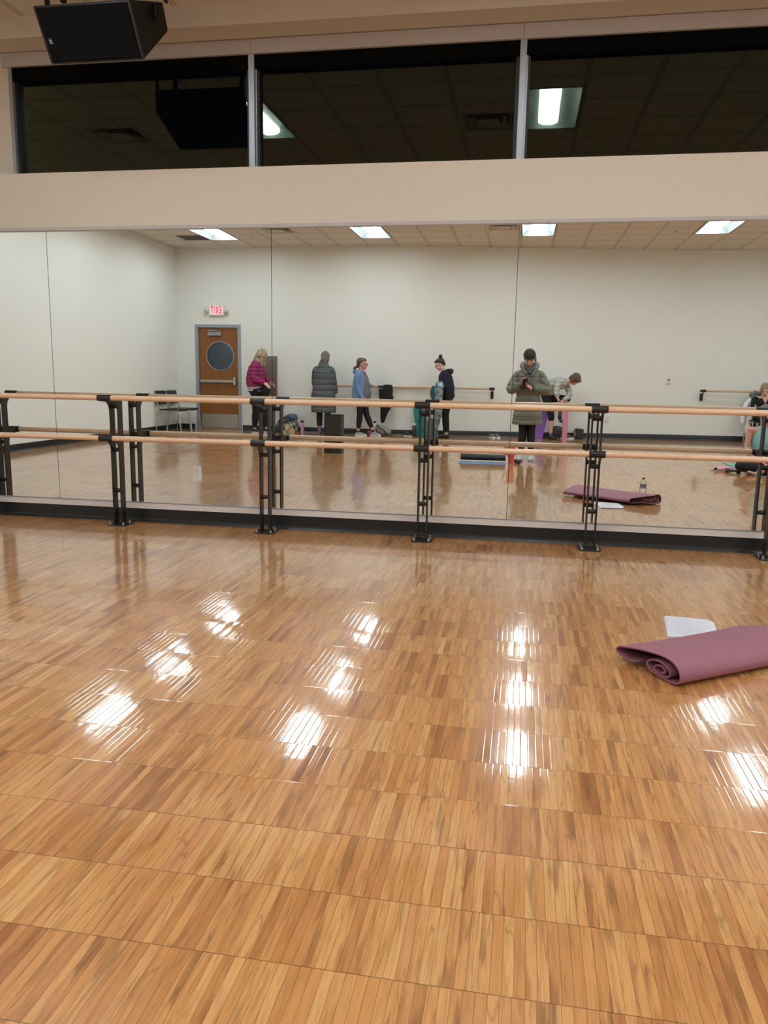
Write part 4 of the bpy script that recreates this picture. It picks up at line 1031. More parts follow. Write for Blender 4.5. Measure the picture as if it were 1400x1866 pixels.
# --- person bending to put on a shoe
def person_bend():
    t = thing('person', 'person in a pale sage jacket and black capris bending to put on a shoe', 'person', (.5, -10.75, 0)); y = -10.72
    J = dict(F=(.78, .62), pitch=1.15, right=(.62, -.78, 0), hc=(.985, y+.20, 1.215), neck=(.835, y+.13, 1.165),
             spine=[(.475, y-.03, .86), (.50, y, 1.0), (.60, y+.05, 1.09), (.735, y+.10, 1.13)],
             sh=[(.66, y+.25, 1.12), (.84, y-.03, 1.11)], el=[(.635, y+.33, .96), (.90, y+.12, .90)], wr=[(.665, y+.36, .84), (.745, y+.25, .76)],
             hip=[(.45, y+.04, .83), (.52, y-.10, .83)], kn=[(.56, y+.16, .50), (.865, y+.10, .825)], an=[(.575, y+.10, .085), (.735, y+.16, .47)], toe=[(.67, y+.17, .025), (.765, y+.27, .40)],
             hands=[dict(d=(.25, .1, -1), n=(.9, -.2, 0)), dict(d=(-.1, .2, -1), n=(-.8, .2, 0))])
    R, right, f = body(t, J, 'skin_pale'); face_parts(t, J['hc'], R, None, 'hair_brown')
    trousers(t, J, 'black', r_hip=(.165, .13), rt=.095, rk=.068, ra=.058, end=(.28, .12), name='capris')
    shoe(t, J['an'][0], J['toe'][0], 'black2'); a = V(J['an'][0]); MB().cyl(a+V((0, 0, -.01)), a+V((0, 0, .07)), .037, .040).build('sock', simple('grey_blue_sock', (84, 92, 104), .8), t)
    m = MB(); an, toe = V(J['an'][1]), V(J['toe'][1]); d_ = (toe-an).normalized(); s_ = d_.cross(V((0, 0, 1))).normalized(); u_ = s_.cross(d_)
    m.loft([(an-d_*.05-u_*.02, s_*.03, u_*.03), (an-d_*.01-u_*.02, s_*.04, u_*.042), (an+d_*.08-u_*.02, s_*.044, u_*.036), (an+d_*.17-u_*.015, s_*.042, u_*.026), (an+d_*.20-u_*.01, s_*.02, u_*.014)], 16); m.build('shoe', 'black2', t)
    m = MB(); m.cap(an+V((0, 0, .0)), .041, an+V((.01, -.01, .09)), .044); m.build('sock', simple('dark_sock', (70, 76, 84), .8), t)
    mb = MB()
    mb.loft(puff_path([(.465, y-.02, .92), (.50, y+.0, 1.02), (.60, y+.05, 1.10), (.72, y+.10, 1.135), (.80, y+.12, 1.155), (.84, y+.135, 1.17)], [(.175, .135), (.185, .140), (.185, .135), (.175, .12), (.11, .09), (.07, .07)], right, 5, .04, steps=40), 30)
    for i in (0, 1):
        sh, el, wr = V(J['sh'][i]), V(J['el'][i]), V(J['wr'][i]); s = right*(1 if i else -1)
        sleeve(mb, [sh-s*.05, sh+s*.0, el, el.lerp(wr, .75)], [.066, .070, .058, .044], (0, 0, 1), 4, .05)
    mb.melt('jacket', 'palegreen', t, voxel=.008, it=1)
    P = lambda x, yy, z: V(J['hc']) + R @ V((x, yy, z))
    m = MB(); m.ell(P(0, -.022, .045), (.090, .104, .094), R); m.ell(P(0, -.055, -.03), (.086, .060, .070), R); m.ell(P(0, .05, .085), (.070, .055, .04), R)
    for s in (-1, 1): m.ell(P(s*.070, .015, -.005), (.030, .050, .062), R)
    m.melt('hair', 'hair_brown', t, voxel=.008)
person_bend()

# --- blond person seated at the right
def person_seated():
    t = thing('person', 'blond person in a black V-neck top seated on a chair, looking at a tablet', 'person', (4.74, -11.1, 0)); x, y = 4.74, -11.12
    J = dict(F=(-.1, 1), pitch=.55, hc=(x-.02, y+.10, 1.075), neck=(x, y+.02, .945), spine=[(x, y, .56), (x, y-.02, .68), (x, y-.01, .79), (x, y, .88)],
             sh=[(x-.17, y, .875), (x+.17, y, .875)], el=[(x-.20, y+.12, .66), (x+.20, y+.12, .66)], wr=[(x-.06, y+.30, .71), (x+.10, y+.30, .71)],
             hip=[(x-.09, y+.03, .56), (x+.09, y+.03, .56)], kn=[(x-.10, y+.44, .53), (x+.10, y+.44, .53)], an=[(x-.10, y+.42, .085), (x+.10, y+.42, .085)], toe=[(x-.11, y+.56, .025), (x+.11, y+.56, .025)],
             hands=[dict(d=(.6, .3, .2), n=(0, -.3, 1)), dict(d=(-.6, .3, .2), n=(0, -.3, 1))])
    R, right, f = body(t, J, 'skin_pale'); face_parts(t, J['hc'], R, None, 'hair_brown')
    trousers(t, J, 'legging', rt=.092, rk=.066, ra=.05, end=.9)
    for i in (0, 1): shoe(t, J['an'][i], J['toe'][i], 'black2')
    mb = MB(); mb.loft(puff_path([(x, y, .52), (x, y-.02, .62), (x, y-.02, .74), (x, y, .83), (x, y, .905)], [(.175, .13), (.165, .125), (.175, .13), (.18, .125), (.115, .085)], right, steps=30), 28)
    for i in (0, 1):
        sh, el, wr = V(J['sh'][i]), V(J['el'][i]), V(J['wr'][i]); s = right*(1 if i else -1)
        sleeve(mb, [sh-s*.05, sh, el, el.lerp(wr, .9)], [.058, .060, .050, .036], (0, 1, 0))
    mb.melt('black_top', 'black', t, voxel=.009)
    m = MB(); m.prism([(x-.065, .935), (x+.065, .935), (x, .80)], 1, y+.095, y+.130); m.build('neckline', 'skin_pale', t, smooth=False)
    P = lambda xx, yy, z: V(J['hc']) + R @ V((xx, yy, z))
    m = MB(); m.ell(P(0, -.026, .042), (.086, .102, .092), R)
    for s in (-1, 1): m.ell(P(s*.072, .0, -.01), (.026, .050, .070), R)
    m.ell(P(0, -.06, -.04), (.075, .05, .07), R); m.melt('hair', 'hair_lblond', t, voxel=.008)
person_seated()
t = thing('tablet', 'dark tablet with a violet cover in the hands of the seated blond person', 'tablet', (4.83, -10.74, .76))
MB().box((4.83, -10.73, .775), (.18, .012, .13), (-.7, 0, 0), .004).build('tablet_body', 'phone', t)
MB().box((4.83, -10.722, .782), (.17, .004, .12), (-.7, 0, 0)).build('cover', simple('violet_cover', (96, 80, 150), .4), t)
t = thing('coat', 'white puffer coat with a grey hood draped over the right hand chair', 'coat', (4.55, -11.3, .4)); y = -11.30
m = MB()
m.loft(puff_path([(4.66, y, .93), (4.60, y+.02, .82), (4.57, y+.04, .62), (4.56, y+.05, .42), (4.545, y+.05, .24), (4.55, y+.05, .13)], [(.085, .06), (.10, .07), (.095, .07), (.085, .06), (.075, .05), (.035, .03)], (1, 0, 0), 7, .08, steps=60), 24)
m.loft(puff_path([(4.60, y, .92), (4.47, y+.05, .78), (4.42, y+.07, .60), (4.41, y+.08, .44), (4.42, y+.08, .38)], [(.055, .05), (.058, .055), (.052, .05), (.048, .045), (.03, .03)], (1, 0, 0), 6, .1, steps=50), 20)
m.melt('shell', 'white2', t, voxel=.008, it=1)
m = MB(); m.tube([(4.60, y+.06, .86), (4.56, y+.02, .97), (4.62, y-.05, 1.0), (4.80, y-.08, 1.0)], [.05, .065, .06, .05], 14); m.melt('hood', 'greyhood', t, voxel=.009)
m = MB(); m.loft(puff_path([(4.64, y+.09, .60), (4.615, y+.10, .42), (4.585, y+.10, .22)], [(.05, .02), (.055, .025), (.03, .02)], (1, 0, 0), steps=14), 16); m.melt('lining', simple('navy_lining', (34, 36, 54), .6), t, voxel=.008)

# --- person in the aqua top sitting cross legged
def person_aqua():
    t = thing('person', 'person in an aqua tank top and black leggings sitting cross-legged on a mat', 'person', (3.28, -5.45, 0)); x, y = 3.205, -5.46
    J = dict(F=(-.08, 1), pitch=.15, hc=(x-.02, y+.06, .795), neck=(x, y+.02, .635), spine=[(x, y, .14), (x, y, .28), (x, y, .42), (x, y, .55)],
             sh=[(x-.175, y, .575), (x+.175, y, .575)], el=[(x-.215, y+.03, .33), (x+.215, y+.03, .33)], wr=[(x-.12, y+.24, .20), (x+.10, y+.24, .20)],
             hip=[(x-.09, y+.02, .12), (x+.09, y+.02, .12)], kn=[(x-.32, y+.26, .115), (x+.32, y+.26, .115)], an=[(x+.10, y+.30, .075), (x-.12, y+.38, .06)], toe=[(x+.22, y+.33, .05), (x-.25, y+.38, .05)],
             hands=[dict(d=(.6, .5, -.25), n=(0, 0, -1)), dict(d=(-.6, .5, -.25), n=(0, 0, -1))])
    R, right, f = body(t, J, 'skin'); face_parts(t, J['hc'], R, None, 'hair_brown')
    trousers(t, J, 'legging', r_hip=(.17, .13), rt=.095, rk=.075, ra=.052, end=.88)
    m = MB(); m.loft(puff_path([(x, y, .20), (x, y, .30), (x, y, .42), (x, y, .52), (x, y+.005, .595), (x, y+.01, .645)], [(.155, .12), (.142, .112), (.155, .128), (.140, .115), (.105, .082), (.058, .058)], right, steps=36), 30); m.melt('tank_top', 'tealtop', t, voxel=.008)
    P = lambda xx, yy, z: V(J['hc']) + R @ V((xx, yy, z))
    m = MB(); m.ell(P(0, -.030, .045), (.082, .096, .088), R); m.ell(P(0, -.07, -.02), (.06, .045, .06), R); m.cap(P(0, -.12, .03), .03, P(0, -.15, -.05), .03); m.melt('hair', 'hair_brown', t, voxel=.008)
person_aqua()

# ------------------------------------------------------------------ mats, notebook, bottle
t = thing('yoga_mat', 'mauve yoga mat loosely folded and rolled on the floor at the right', 'yoga mat', (.85, -2.35, 0))
def mauve():
    prof = [(.235, .030), (.29, .020), (.325, .020), (.352, .026), (.368, .038), (.362, .052), (.342, .061), (.30, .070), (.24, .083), (.16, .094), (.09, .098), (.045, .090), (.015, .070), (.003, .045), (.006, .020), (.028, .008), (.07, .006), (.12, .009), (.165, .020), (.185, .040), (.165, .062), (.12, .070), (.08, .062), (.058, .044), (.062, .024), (.085, .015), (.12, .017), (.142, .031), (.135, .048), (.105, .054), (.085, .044), (.088, .032), (.105, .028)]
    # smooth the profile
    P = [V((a, b, 0)) for a, b in prof]; out = []
    for i in range(len(P)-1):
        p0, p1, p2, p3 = P[max(0, i-1)], P[i], P[i+1], P[min(len(P)-1, i+2)]
        for k in range(4):
            q = k/4; out.append(.5*((2*p1)+(p2-p0)*q+(2*p0-5*p1+4*p2-p3)*q*q+(3*p1-p0-3*p2+p3)*q**3))
    out.append(P[-1]); th = .0026
    L, Rr = [], []
    for i, p in enumerate(out):
        d_ = (out[min(i+1, len(out)-1)]-out[max(0, i-1)]); n_ = V((-d_.y, d_.x, 0)).normalized()*th; L.append(p+n_); Rr.append(p-n_)
    loop = L + Rr[::-1]
    ax = V((.815, .58, 0)).normalized(); nn = V((-.58, .815, 0)).normalized(); o = V((.662, -2.752, .003))
    m = MB(); rows = []; N = len(loop); K = 10
    for k in range(K+1):
        row = []
        for q in loop:
            s_, z_ = q.x, q.y
            a0 = -.0 + max(0, .10-abs(s_-.1))*.0; a1 = .90 - min(1, max(0, (s_-.17)/.16))*.15
            a_ = a0 + (a1-a0)*k/K
            tp = 1 - .10*math.sin(PI*k/K)*(1 if z_ > .05 else 0)      # sags a little between the ends
            row.append(m.b.verts.new(o + ax*a_ + nn*s_ + V((0, 0, max(z_*tp, 0)))))
        rows.append(row)
    for a, b in zip(rows, rows[1:]):
        for i in range(N): m.b.faces.new((a[i], a[(i+1) % N], b[(i+1) % N], b[i]))
    for row in (rows[0], rows[-1]):                     # ends of the sheet
        h = N//2
        for i in range(h-1): m.b.faces.new((row[i], row[i+1], row[N-2-i], row[N-1-i]))
    return m
mauve().build('mat_sheet', 'purple_mat', t)
t = thing('notebook', 'white notepad with handwriting lying beside the mauve mat', 'notebook', (.86, -1.92, 0))
def page(dx, dy, z, rot, cut=True):
    c = [(.728, -2.11), (.965, -2.08)]; c += [(.990, -1.84)] + [(.985-.04*(1-math.cos(a)), -1.82+.04*math.sin(a)) for a in (.3, .7, 1.1, 1.5)] + [(.772, -1.762)]
    m = MB(); cx_, cy_ = .86, -1.93; pts = []
    for px, py in c:
        x_, y_ = px-cx_, py-cy_; pts.append((cx_+dx+x_*math.cos(rot)-y_*math.sin(rot), cy_+dy+x_*math.sin(rot)+y_*math.cos(rot)))
    m.prism(pts, 2, z, z+.0012); return m
m = page(0, 0, .0005, 0); m.build('back_cover', simple('note_cover', (186, 178, 176), .7), t, smooth=False)
for k in range(5): page(-.006+.002*k, .003-.001*k, .002+.0016*k, .012*(2-k)*.5).build('sheet', 'paper', t, smooth=False)
m = MB(); rnd = random.Random(3); zt = .0105
for ln in range(15):
    v0 = .04+ln*.062; u = .05
    if ln % 4 in (0, 2): segs = [(.03, .16)]
    else: segs = []
    segs += [(.20, rnd.uniform(.55, .96))]
    for ua, ub in segs:
        u = ua
        while u < ub:
            wdt = rnd.uniform(.03, .09); pts = []
            for k in range(7):
                q = k/6; uu_ = u+wdt*q; vv = v0+rnd.uniform(-.010, .010)
                a = V((.745, -1.79, 0)).lerp(V((.975, -1.815, 0)), uu_); b = V((.735, -2.095, 0)).lerp(V((.955, -2.07, 0)), uu_); p = a.lerp(b, vv); pts.append(V((p.x, p.y, zt)))
            for a, b in zip(pts, pts[1:]):
                n_ = V((-(b-a).y, (b-a).x, 0)).normalized()*.0009; m.quad(a-n_, b-n_, b+n_, a+n_)
            u += wdt + rnd.uniform(.012, .03)
o = m.build('handwriting', 'ink', t, smooth=False); o['kind'] = 'stuff'
t = thing('water_bottle', 'clear plastic water bottle standing beyond the mauve mat', 'bottle', (1.27, -2.62, 0)); bx, by = 1.27, -2.62
def lathe(mb, x, y, prof, n=28):
    return mb.loft([((x, y, z), V((r, 0, 0)), V((0, r, 0))) for z, r in prof], n)
lathe(MB(), bx, by, [(.002, .026), (.010, .031), (.03, .0325), (.045, .030), (.06, .0325), (.075, .030), (.09, .0325), (.12, .0325), (.155, .032), (.172, .026), (.185, .015), (.196, .0125)]).build('bottle_body', 'clear', t)
lathe(MB(), bx, by, [(.100, .0333), (.101, .0335), (.142, .0335), (.143, .0333)]).build('bottle_label', mottled_material('bottle_label', (60, 72, 88), (150, 160, 170), 30, .5, 0, 0), t)
lathe(MB(), bx, by, [(.193, .0145), (.208, .0145), (.210, .012)]).build('bottle_cap', simple('dark_cap', (70, 74, 78), .5), t)

# things on the floor behind the photographer
t = thing('yoga_mat', 'blue yoga mat with its black end rolled up, left of the red tumbler', 'yoga mat', (-.55, -5.5, 0))
m = MB(); pts = [(-5.28, .004), (-5.56, .004)]
m.b2(-.885, -.215, -5.60, -5.285, .001, .007, .002); m.build('mat_sheet', mottled_material('blue_mat', (84, 118, 160), (116, 148, 186), 18, .7, 0, 0), t)
m = MB(); secs = [V((0, math.cos(a), math.sin(a)))*(.062-.0052*a/1.0) for a in [k*.3 for k in range(34)]]
sp_ = [(-5.62+v.y, .064+v.z) for v in secs]
for x_ in (): pass
loopL = []; 
for i, (yy, zz) in enumerate(sp_): loopL.append((yy, zz))
inner = [(-5.62+(v.y)*(1-.005/max(.02, v.length)), .064+v.z*(1-.005/max(.02, v.length))) for v in secs]
lp = loopL + inner[::-1]; A = [m.b.verts.new((-.875, a, b)) for a, b in lp]; B = [m.b.verts.new((-.225, a, b)) for a, b in lp]; N = len(lp)
for i in range(N): m.b.faces.new((A[i], A[(i+1) % N], B[(i+1) % N], B[i]))
for row in (A, B):
    for i in range(N//2-1): m.b.faces.new((row[i], row[i+1], row[N-2-i], row[N-1-i]))
m.build('mat_roll', 'black2', t)
t = thing('tumbler', 'tall red tumbler with a side handle and straw, beside the blue mat', 'tumbler', (-.15, -5.5, 0)); bx, by = -.145, -5.50
RED = simple('red_enamel', (224, 92, 76), .35, var=.03)
lathe(MB(), bx, by, [(0, .034), (.005, .038), (.09, .040), (.115, .050), (.125, .056), (.25, .060), (.252, .058)]).build('cup', RED, t)
lathe(MB(), bx, by, [(.252, .061), (.268, .061), (.274, .055)]).build('lid', RED, t)
MB().cyl((bx+.02, by, .27), (bx+.025, by, .355), .0045).build('straw', simple('pink_straw', (230, 120, 110), .4), t)
MB().tube([(bx-.055, by, .235), (bx-.095, by, .235), (bx-.105, by, .20), (bx-.095, by, .14), (bx-.055, by, .13)], .010).build('handle', RED, t)
def dumbbell(x, y, L, r, ang, mat, grip, label, group=None):
    t = thing('dumbbell', label, 'dumbbell', (x, y, 0)); d_ = V((math.cos(ang), math.sin(ang), 0)); c = V((x, y, r*.9))
    MB().cyl(c-d_*L*.25, c+d_*L*.25, r*.45).build('grip', grip, t)
    for s in (-1, 1):
        m = MB(); m.cyl(c+d_*s*L*.24, c+d_*s*L*.5, r, n=6); o = m.build('head', mat, t, smooth=False)
dumbbell(-.055, -5.60, .17, .032, 1.25, simple('plum_rubber', (74, 34, 70), .5), 'chrome', 'plum coloured hexagonal dumbbell at the feet of the photographer')
dumbbell(2.83, -5.36, .19, .032, .15, 'black2', 'black2', 'black dumbbell on the floor beside the aqua mat')
t = thing('foam_bottle', 'pink bottle lying on the floor behind the black dumbbell', 'bottle', (2.74, -5.50, 0))
m = MB(); m.loft([((2.655, -5.50, .032), V((0, .015, 0)), V((0, 0, .015))), ((2.67, -5.50, .034), V((0, .030, 0)), V((0, 0, .030))), ((2.72, -5.50, .036), V((0, .033, 0)), V((0, 0, .033))), ((2.84, -5.50, .036), V((0, .033, 0)), V((0, 0, .033))), ((2.86, -5.50, .034), V((0, .024, 0)), V((0, 0, .024)))], 24)
m.build('bottle_body', simple('pink_enamel', (232, 168, 200), .35), t); MB().cyl((2.625, -5.50, .032), (2.657, -5.50, .032), .018).build('bottle_cap', 'black2', t)
t = thing('key_bunch', 'bunch of keys and a lanyard left of the pink bottle', 'keys', (2.62, -5.56, 0))
for k, (a, l) in enumerate(((.3, .05), (1.6, .045), (2.6, .05), (4.2, .04))):
    m = MB(); p = V((2.615, -5.58, .004+.004*k)); d_ = V((math.cos(a), math.sin(a), 0)); m.box(tuple(p+d_*l*.6), (l, .007, .002), (0, 0, a)); m.cyl(tuple(p+d_*.008-V((0, 0, .0015))), tuple(p+d_*.008+V((0, 0, .0015))), .011, n=14); m.build('key', 'steel', t, smooth=False)
MB().tube([(2.61+.022*math.cos(a), -5.58+.022*math.sin(a), .008) for a in [k*.4 for k in range(17)]], .0018, 6).build('ring', 'steel', t)
MB().tube([(2.63, -5.60, .008), (2.70, -5.66, .02), (2.76, -5.72, .008), (2.80, -5.80, .006)], .006, 8).build('lanyard', 'ventdark', t)
t = thing('yoga_mat', 'aqua yoga mat under the person sitting cross-legged', 'yoga mat', (3.3, -5.8, 0))
MB().b2(3.02, 3.66, -6.75, -5.03, .001, .007, .002).build('mat_sheet', ribbed_material('aqua_mat', (124, 166, 164)), t)

# tall black bin in the middle of the room
t = thing('bin', 'tall narrow black bin standing on the open floor in front of the charcoal coat', 'bin', (-2.94, -6.3, 0))
m = MB(); a, b, c_, d_ = -3.075, -2.805, -6.38, -6.15
m.prism([(a+.012, c_+.01), (b-.012, c_+.01), (b-.006, d_-.006), (a+.006, d_-.006)], 2, 0, .02)
th = .006
m.b2(a, b, d_-th, d_, .0, .60, .003); m.b2(a, b, c_, c_+th, .0, .60, .003); m.b2(a, a+th, c_, d_, .0, .60, .003); m.b2(b-th, b, c_, d_, .0, .60, .003)
m.build('bin_body', simple('black_bin', (44, 43, 40), .5, var=.05), t)
m = MB(); m.b2(a-.003, b+.003, d_-.001, d_+.004, .588, .602, .002); m.b2(a-.003, b+.003, c_-.004, c_+.001, .588, .602, .002); m.b2(a-.004, a+.001, c_, d_, .588, .602, .002); m.b2(b-.001, b+.004, c_, d_, .588, .602, .002); m.build('rim', 'black2', t)

# things along the back wall
t = thing('duffel_bag', 'blue grey slouching duffel bag on the floor behind the patchwork tote', 'bag', (-4.95, -10.3, 0)); 
m = MB(); m.loft(puff_path([(-5.16, -10.26, .09), (-5.09, -10.26, .12), (-5.0, -10.27, .20), (-4.86, -10.28, .29), (-4.74, -10.28, .33)], [(.07, .07), (.09, .10), (.10, .13), (.09, .11), (.05, .07)], (0, 1, 0), 7, .12, steps=60), 24, round_cap=.7)
m.loft(puff_path([(-5.12, -10.27, .10), (-4.95, -10.27, .11), (-4.74, -10.28, .16)], [(.09, .09), (.10, .10), (.08, .14)], (0, 1, 0), 4, .1, steps=30), 24, round_cap=.6)
m.melt('bag_body', mottled_material('bluegrey_cloth', (58, 68, 80), (100, 112, 124), 16, .8), t, voxel=.01)
MB().tube([(-5.1, -10.15, .22), (-5.0, -10.12, .30), (-4.88, -10.13, .33), (-4.80, -10.15, .27)], .012).build('strap', 'black', t)
t = thing('tote_bag', 'colourful patchwork tote bag beside the pink capped bottle', 'bag', (-4.83, -10.1, 0))
m = MB(); lo = [(-4.97, -10.16), (-4.66, -10.18), (-4.66, -10.06), (-4.95, -10.04)]; hi = [(-4.99, -10.13), (-4.72, -10.14), (-4.73, -10.10), (-4.98, -10.09)]
Lo = [m.b.verts.new((*q, .0)) for q in lo]; Md = [m.b.verts.new((q[0]*.5+r_[0]*.5, q[1]*.5+r_[1]*.5+(.02 if i in (2, 3) else -.02), .10)) for i, (q, r_) in enumerate(zip(lo, hi))]; Hi = [m.b.verts.new((*q, .20+(.06 if i in (1, 2) else 0))) for i, q in enumerate(hi)]
for P_, Q_ in ((Lo, Md), (Md, Hi)):
    for i in range(4): m.b.faces.new((P_[i], P_[(i+1) % 4], Q_[(i+1) % 4], Q_[i]))
m.b.faces.new(Lo); m.b.faces.new(Hi); m.build('bag_body', patchwork_material('patchwork'), t, smooth=False)
MB().tube([(-4.90, -10.085, .20), (-4.88, -10.06, .28), (-4.80, -10.05, .28), (-4.74, -10.05, .18), (-4.70, -10.04, .08)], .010).build('strap', 'black', t)
def bottle(name, x, y, h, r, mat, capmat, label, cap_h=.035, y_lean=0):
    t = thing(name, label, 'bottle', (x, y, 0))
    lathe(MB(), x, y, [(0, r*.9), (.008, r), (h*.74, r), (h*.82, r*.72), (h*.86, r*.66)]).build('bottle_body', mat, t)
    lathe(MB(), x, y, [(h*.85, r*.74), (h*.98, r*.74), (h, r*.6)]).build('bottle_cap', capmat, t)
    return t
b_ = bottle('water_bottle', -4.60, -10.25, .26, .040, simple('pale_pink_bottle', (206, 168, 172), .35), 'black2', 'pale pink bottle with a black flip cap, right of the patchwork tote')
MB().tube([(-4.60, -10.25, .245), (-4.575, -10.235, .262), (-4.555, -10.23, .25)], .006).build('carry_loop', 'black2', b_)
bottle('water_bottle', -3.05, -10.30, .29, .037, 'white', 'black2', 'white bottle with a black cap leaning by the grey bag')
t = thing('massage_ball', 'small pink ball on the floor behind the grey slip-on shoes', 'ball', (-3.16, -10.30, 0)); m = MB(); m.ell((-3.16, -10.30, .045), (.045, .045, .045)); m.build('ball_surface', simple('pink_rubber', (176, 96, 110), .5), t)
t = thing('coat', 'black coat hung over the wall barre above the grey bag', 'coat', (-2.80, -10.25, 1.0)); wy = wall_y(-2.8)+.17
m = MB()
m.loft(puff_path([(-2.79, wy+.005, 1.035), (-2.79, wy+.03, 1.02), (-2.795, wy+.055, .90), (-2.81, wy+.055, .76), (-2.82, wy+.05, .62), (-2.86, wy+.04, .45), (-2.885, wy+.03, .29), (-2.89, wy+.03, .25)], [(.095, .012), (.10, .03), (.115, .035), (.150, .04), (.125, .045), (.075, .04), (.045, .035), (.02, .02)], (1, 0, 0), 5, .06, steps=60), 28)
m.loft(puff_path([(-2.79, wy-.01, 1.03), (-2.79, wy-.045, .95), (-2.79, wy-.05, .80)], [(.095, .015), (.10, .022), (.09, .02)], (1, 0, 0), steps=16), 20)
m.melt('cloth', 'black', t, voxel=.008, it=2)
t = thing('gym_bag', 'slouching light grey bag on the floor under the black coat', 'bag', (-2.82, -10.22, 0))
m = MB(); m.loft(puff_path([(-2.98, -10.24, .20), (-2.93, -10.23, .14), (-2.84, -10.22, .10), (-2.72, -10.20, .075)], [(.04, .045), (.09, .10), (.11, .095), (.07, .065)], (0, 1, 0), 4, .16, steps=40), 24, round_cap=.8); m.melt('bag_body', simple('grey_canvas', (138, 136, 134), .85, bump=.3), t, voxel=.009)
MB().tube([(-2.97, -10.16, .22), (-2.90, -10.12, .16), (-2.82, -10.11, .12), (-2.76, -10.10, .03)], .010).build('strap', 'black', t)
t = thing('yoga_mat', 'folded teal mat leaning against the back wall behind the steel grey flask', 'yoga mat', (-2.1, -10.4, 0))
m = MB()
for dx, dy in ((0, 0), (.0, .02)):
    P_ = [(-2.17+dx, -10.30+dy, .0), (-1.93, -10.30+dy, .0), (-2.06, -10.50+dy, .60), (-2.27+dx, -10.50+dy, .60)]
    A = [m.b.verts.new(p) for p in P_]; B = [m.b.verts.new((p[0], p[1]+.010, p[2]+.003)) for p in P_]
    for i in range(4): m.b.faces.new((A[i], A[(i+1) % 4], B[(i+1) % 4], B[i]))
    m.b.faces.new(A); m.b.faces.new(B)
m.tube([(-2.27, -10.485, .60), (-2.06, -10.485, .60)], .012)
m.build('mat_sheet', simple('teal_mat', (20, 122, 122), .7, var=.04), t)
MB().tube([(-2.255, -10.455, .50), (-2.13, -10.36, .28), (-2.0, -10.29, .10)], .006).build('strap', 'frame_dark', t)
b_ = bottle('flask', -2.20, -10.20, .27, .042, simple('slate_flask', (58, 64, 68), .4), 'white', 'dark slate flask with a white lid beside the teal mat')
t = thing('shoe_pair', 'dark shoes on the floor left of the slate flask', 'shoes', (-2.33, -10.2, 0))
shoe(t, (-2.36, -10.22, .085), (-2.27, -10.17, .025), 'black2', 'white2'); 
t = thing('backpack', 'grey backpack on the floor behind the silver jacket', 'bag', (-1.87, -10.22, 0))
m = MB(); m.loft(puff_path([(-1.86, -10.22, .01), (-1.86, -10.22, .12), (-1.87, -10.22, .26), (-1.87, -10.22, .37)], [(.085, .07), (.095, .08), (.085, .07), (.05, .05)], (1, 0, 0), 3, .08, steps=30), 22, round_cap=.5); m.melt('bag_body', simple('grey_nylon', (96, 100, 108), .7), t, voxel=.01)
def shoes_pair(x, y, ang, mat, label):
    t = thing('shoe_pair', label, 'shoes', (x, y, 0)); d_ = V((math.cos(ang), math.sin(ang), 0)); s_ = V((-d_.y, d_.x, 0))
    for s in (-1, 1):
        an = V((x, y, .085))+s_*.055*s-d_*.07; shoe(t, an, V((x, y, .025))+s_*.055*s+d_*.08, mat, 'white2')
shoes_pair(-.56, -10.55, 1.2, simple('grey_mesh_shoe', (98, 102, 108), .7), 'pair of grey shoes by the skirting left of the olive coat')
shoes_pair(.93, -10.90, .6, simple('taupe_shoe', (92, 90, 92), .7), 'pair of taupe shoes between the pink roll and the dark bag')
t = thing('backpack', 'dark backpack with an orange and green patterned end, by the back wall', 'bag', (1.15, -11.0, 0))
m = MB(); m.box((1.16, -11.0, .105), (.19, .17, .205), (0, .06, 0), .045); m.build('bag_body', simple('dark_grey_bag', (50, 54, 56), .7), t)
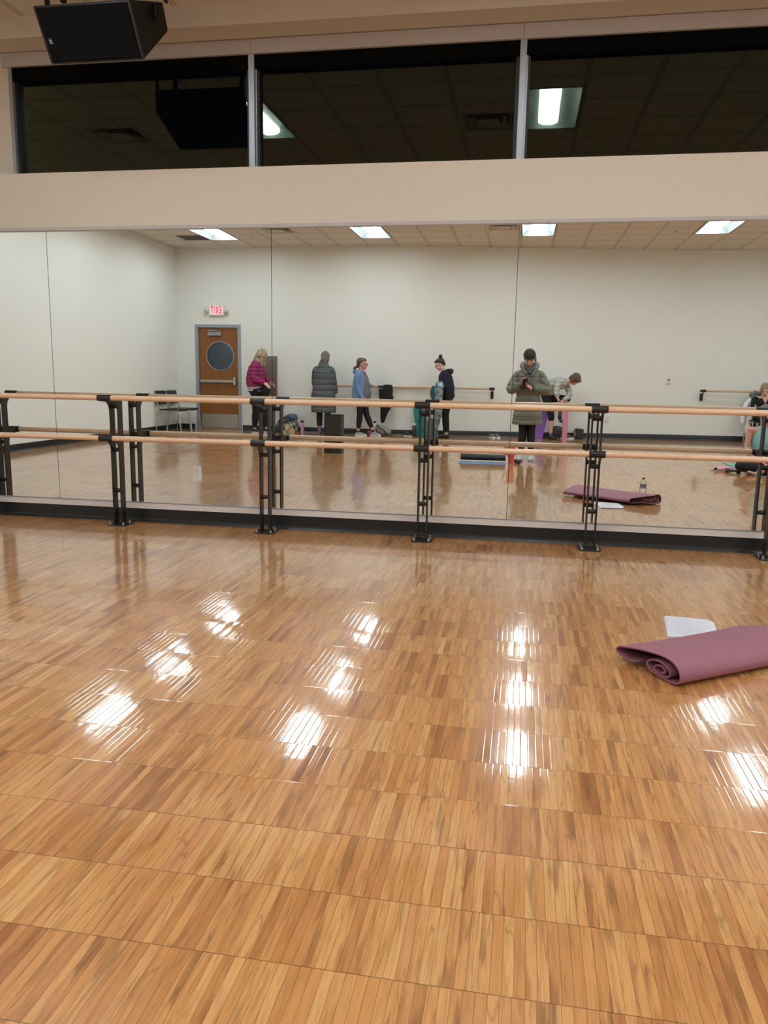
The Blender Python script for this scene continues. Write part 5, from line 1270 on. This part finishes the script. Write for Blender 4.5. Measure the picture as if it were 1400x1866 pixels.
m = MB(); m.ell((1.075, -10.975, .10), (.030, .075, .085)); m.build('end_pocket', mottled_material('floral', (196, 110, 70), (96, 140, 80), 30, .8, 0, 0), t)
t = thing('yoga_mat', 'pink yoga mat rolled tightly, standing on end beside the bending person', 'yoga mat', (.82, -10.0, 0))
m = MB(); lp = []; cxr, cyr = .818, -10.05
for k in range(80): a = k*.3; r_ = .052-.0017*a; lp.append((cxr+r_*math.cos(a), cyr+r_*math.sin(a)))
ip = [(cxr+(p[0]-cxr)*.93, cyr+(p[1]-cyr)*.93) for p in lp]; lp2 = lp+ip[::-1]; N = len(lp2)
A = [m.b.verts.new((*q, .001)) for q in lp2]; B = [m.b.verts.new((*q, .64)) for q in lp2]
for i in range(N): m.b.faces.new((A[i], A[(i+1) % N], B[(i+1) % N], B[i]))
for row in (A, B):
    for i in range(N//2-1): m.b.faces.new((row[i], row[i+1], row[N-2-i], row[N-1-i]))
m.build('mat_roll', simple('pink_mat', (212, 134, 166), .7, var=.03), t)
t = thing('yoga_mat', 'violet mat leaning against the wall behind the olive coat', 'yoga mat', (.35, -10.8, 0))
m = MB(); P_ = [(.20, -10.74, 0), (.41, -10.74, 0), (.54, -10.93, .60), (.33, -10.93, .60)]; A = [m.b.verts.new(p) for p in P_]; B = [m.b.verts.new((p[0], p[1]+.012, p[2]+.004)) for p in P_]
for i in range(4): m.b.faces.new((A[i], A[(i+1) % 4], B[(i+1) % 4], B[i]))
m.b.faces.new(A); m.b.faces.new(B); m.build('mat_sheet', simple('violet_mat', (132, 84, 164), .7, var=.05), t, smooth=False)
t = thing('gym_bag', 'dark soft bag on the floor between the legs of the bending person', 'bag', (.73, -10.92, 0))
m = MB(); m.loft(puff_path([(.62, -10.96, .08), (.68, -10.96, .13), (.74, -10.96, .13), (.78, -10.96, .09)], [(.06, .07), (.08, .13), (.08, .12), (.05, .07)], (0, 1, 0), steps=20), 20, round_cap=.7); m.melt('bag_body', mottled_material('dark_taupe_cloth', (48, 44, 46), (92, 82, 84), 14, .8), t, voxel=.01)
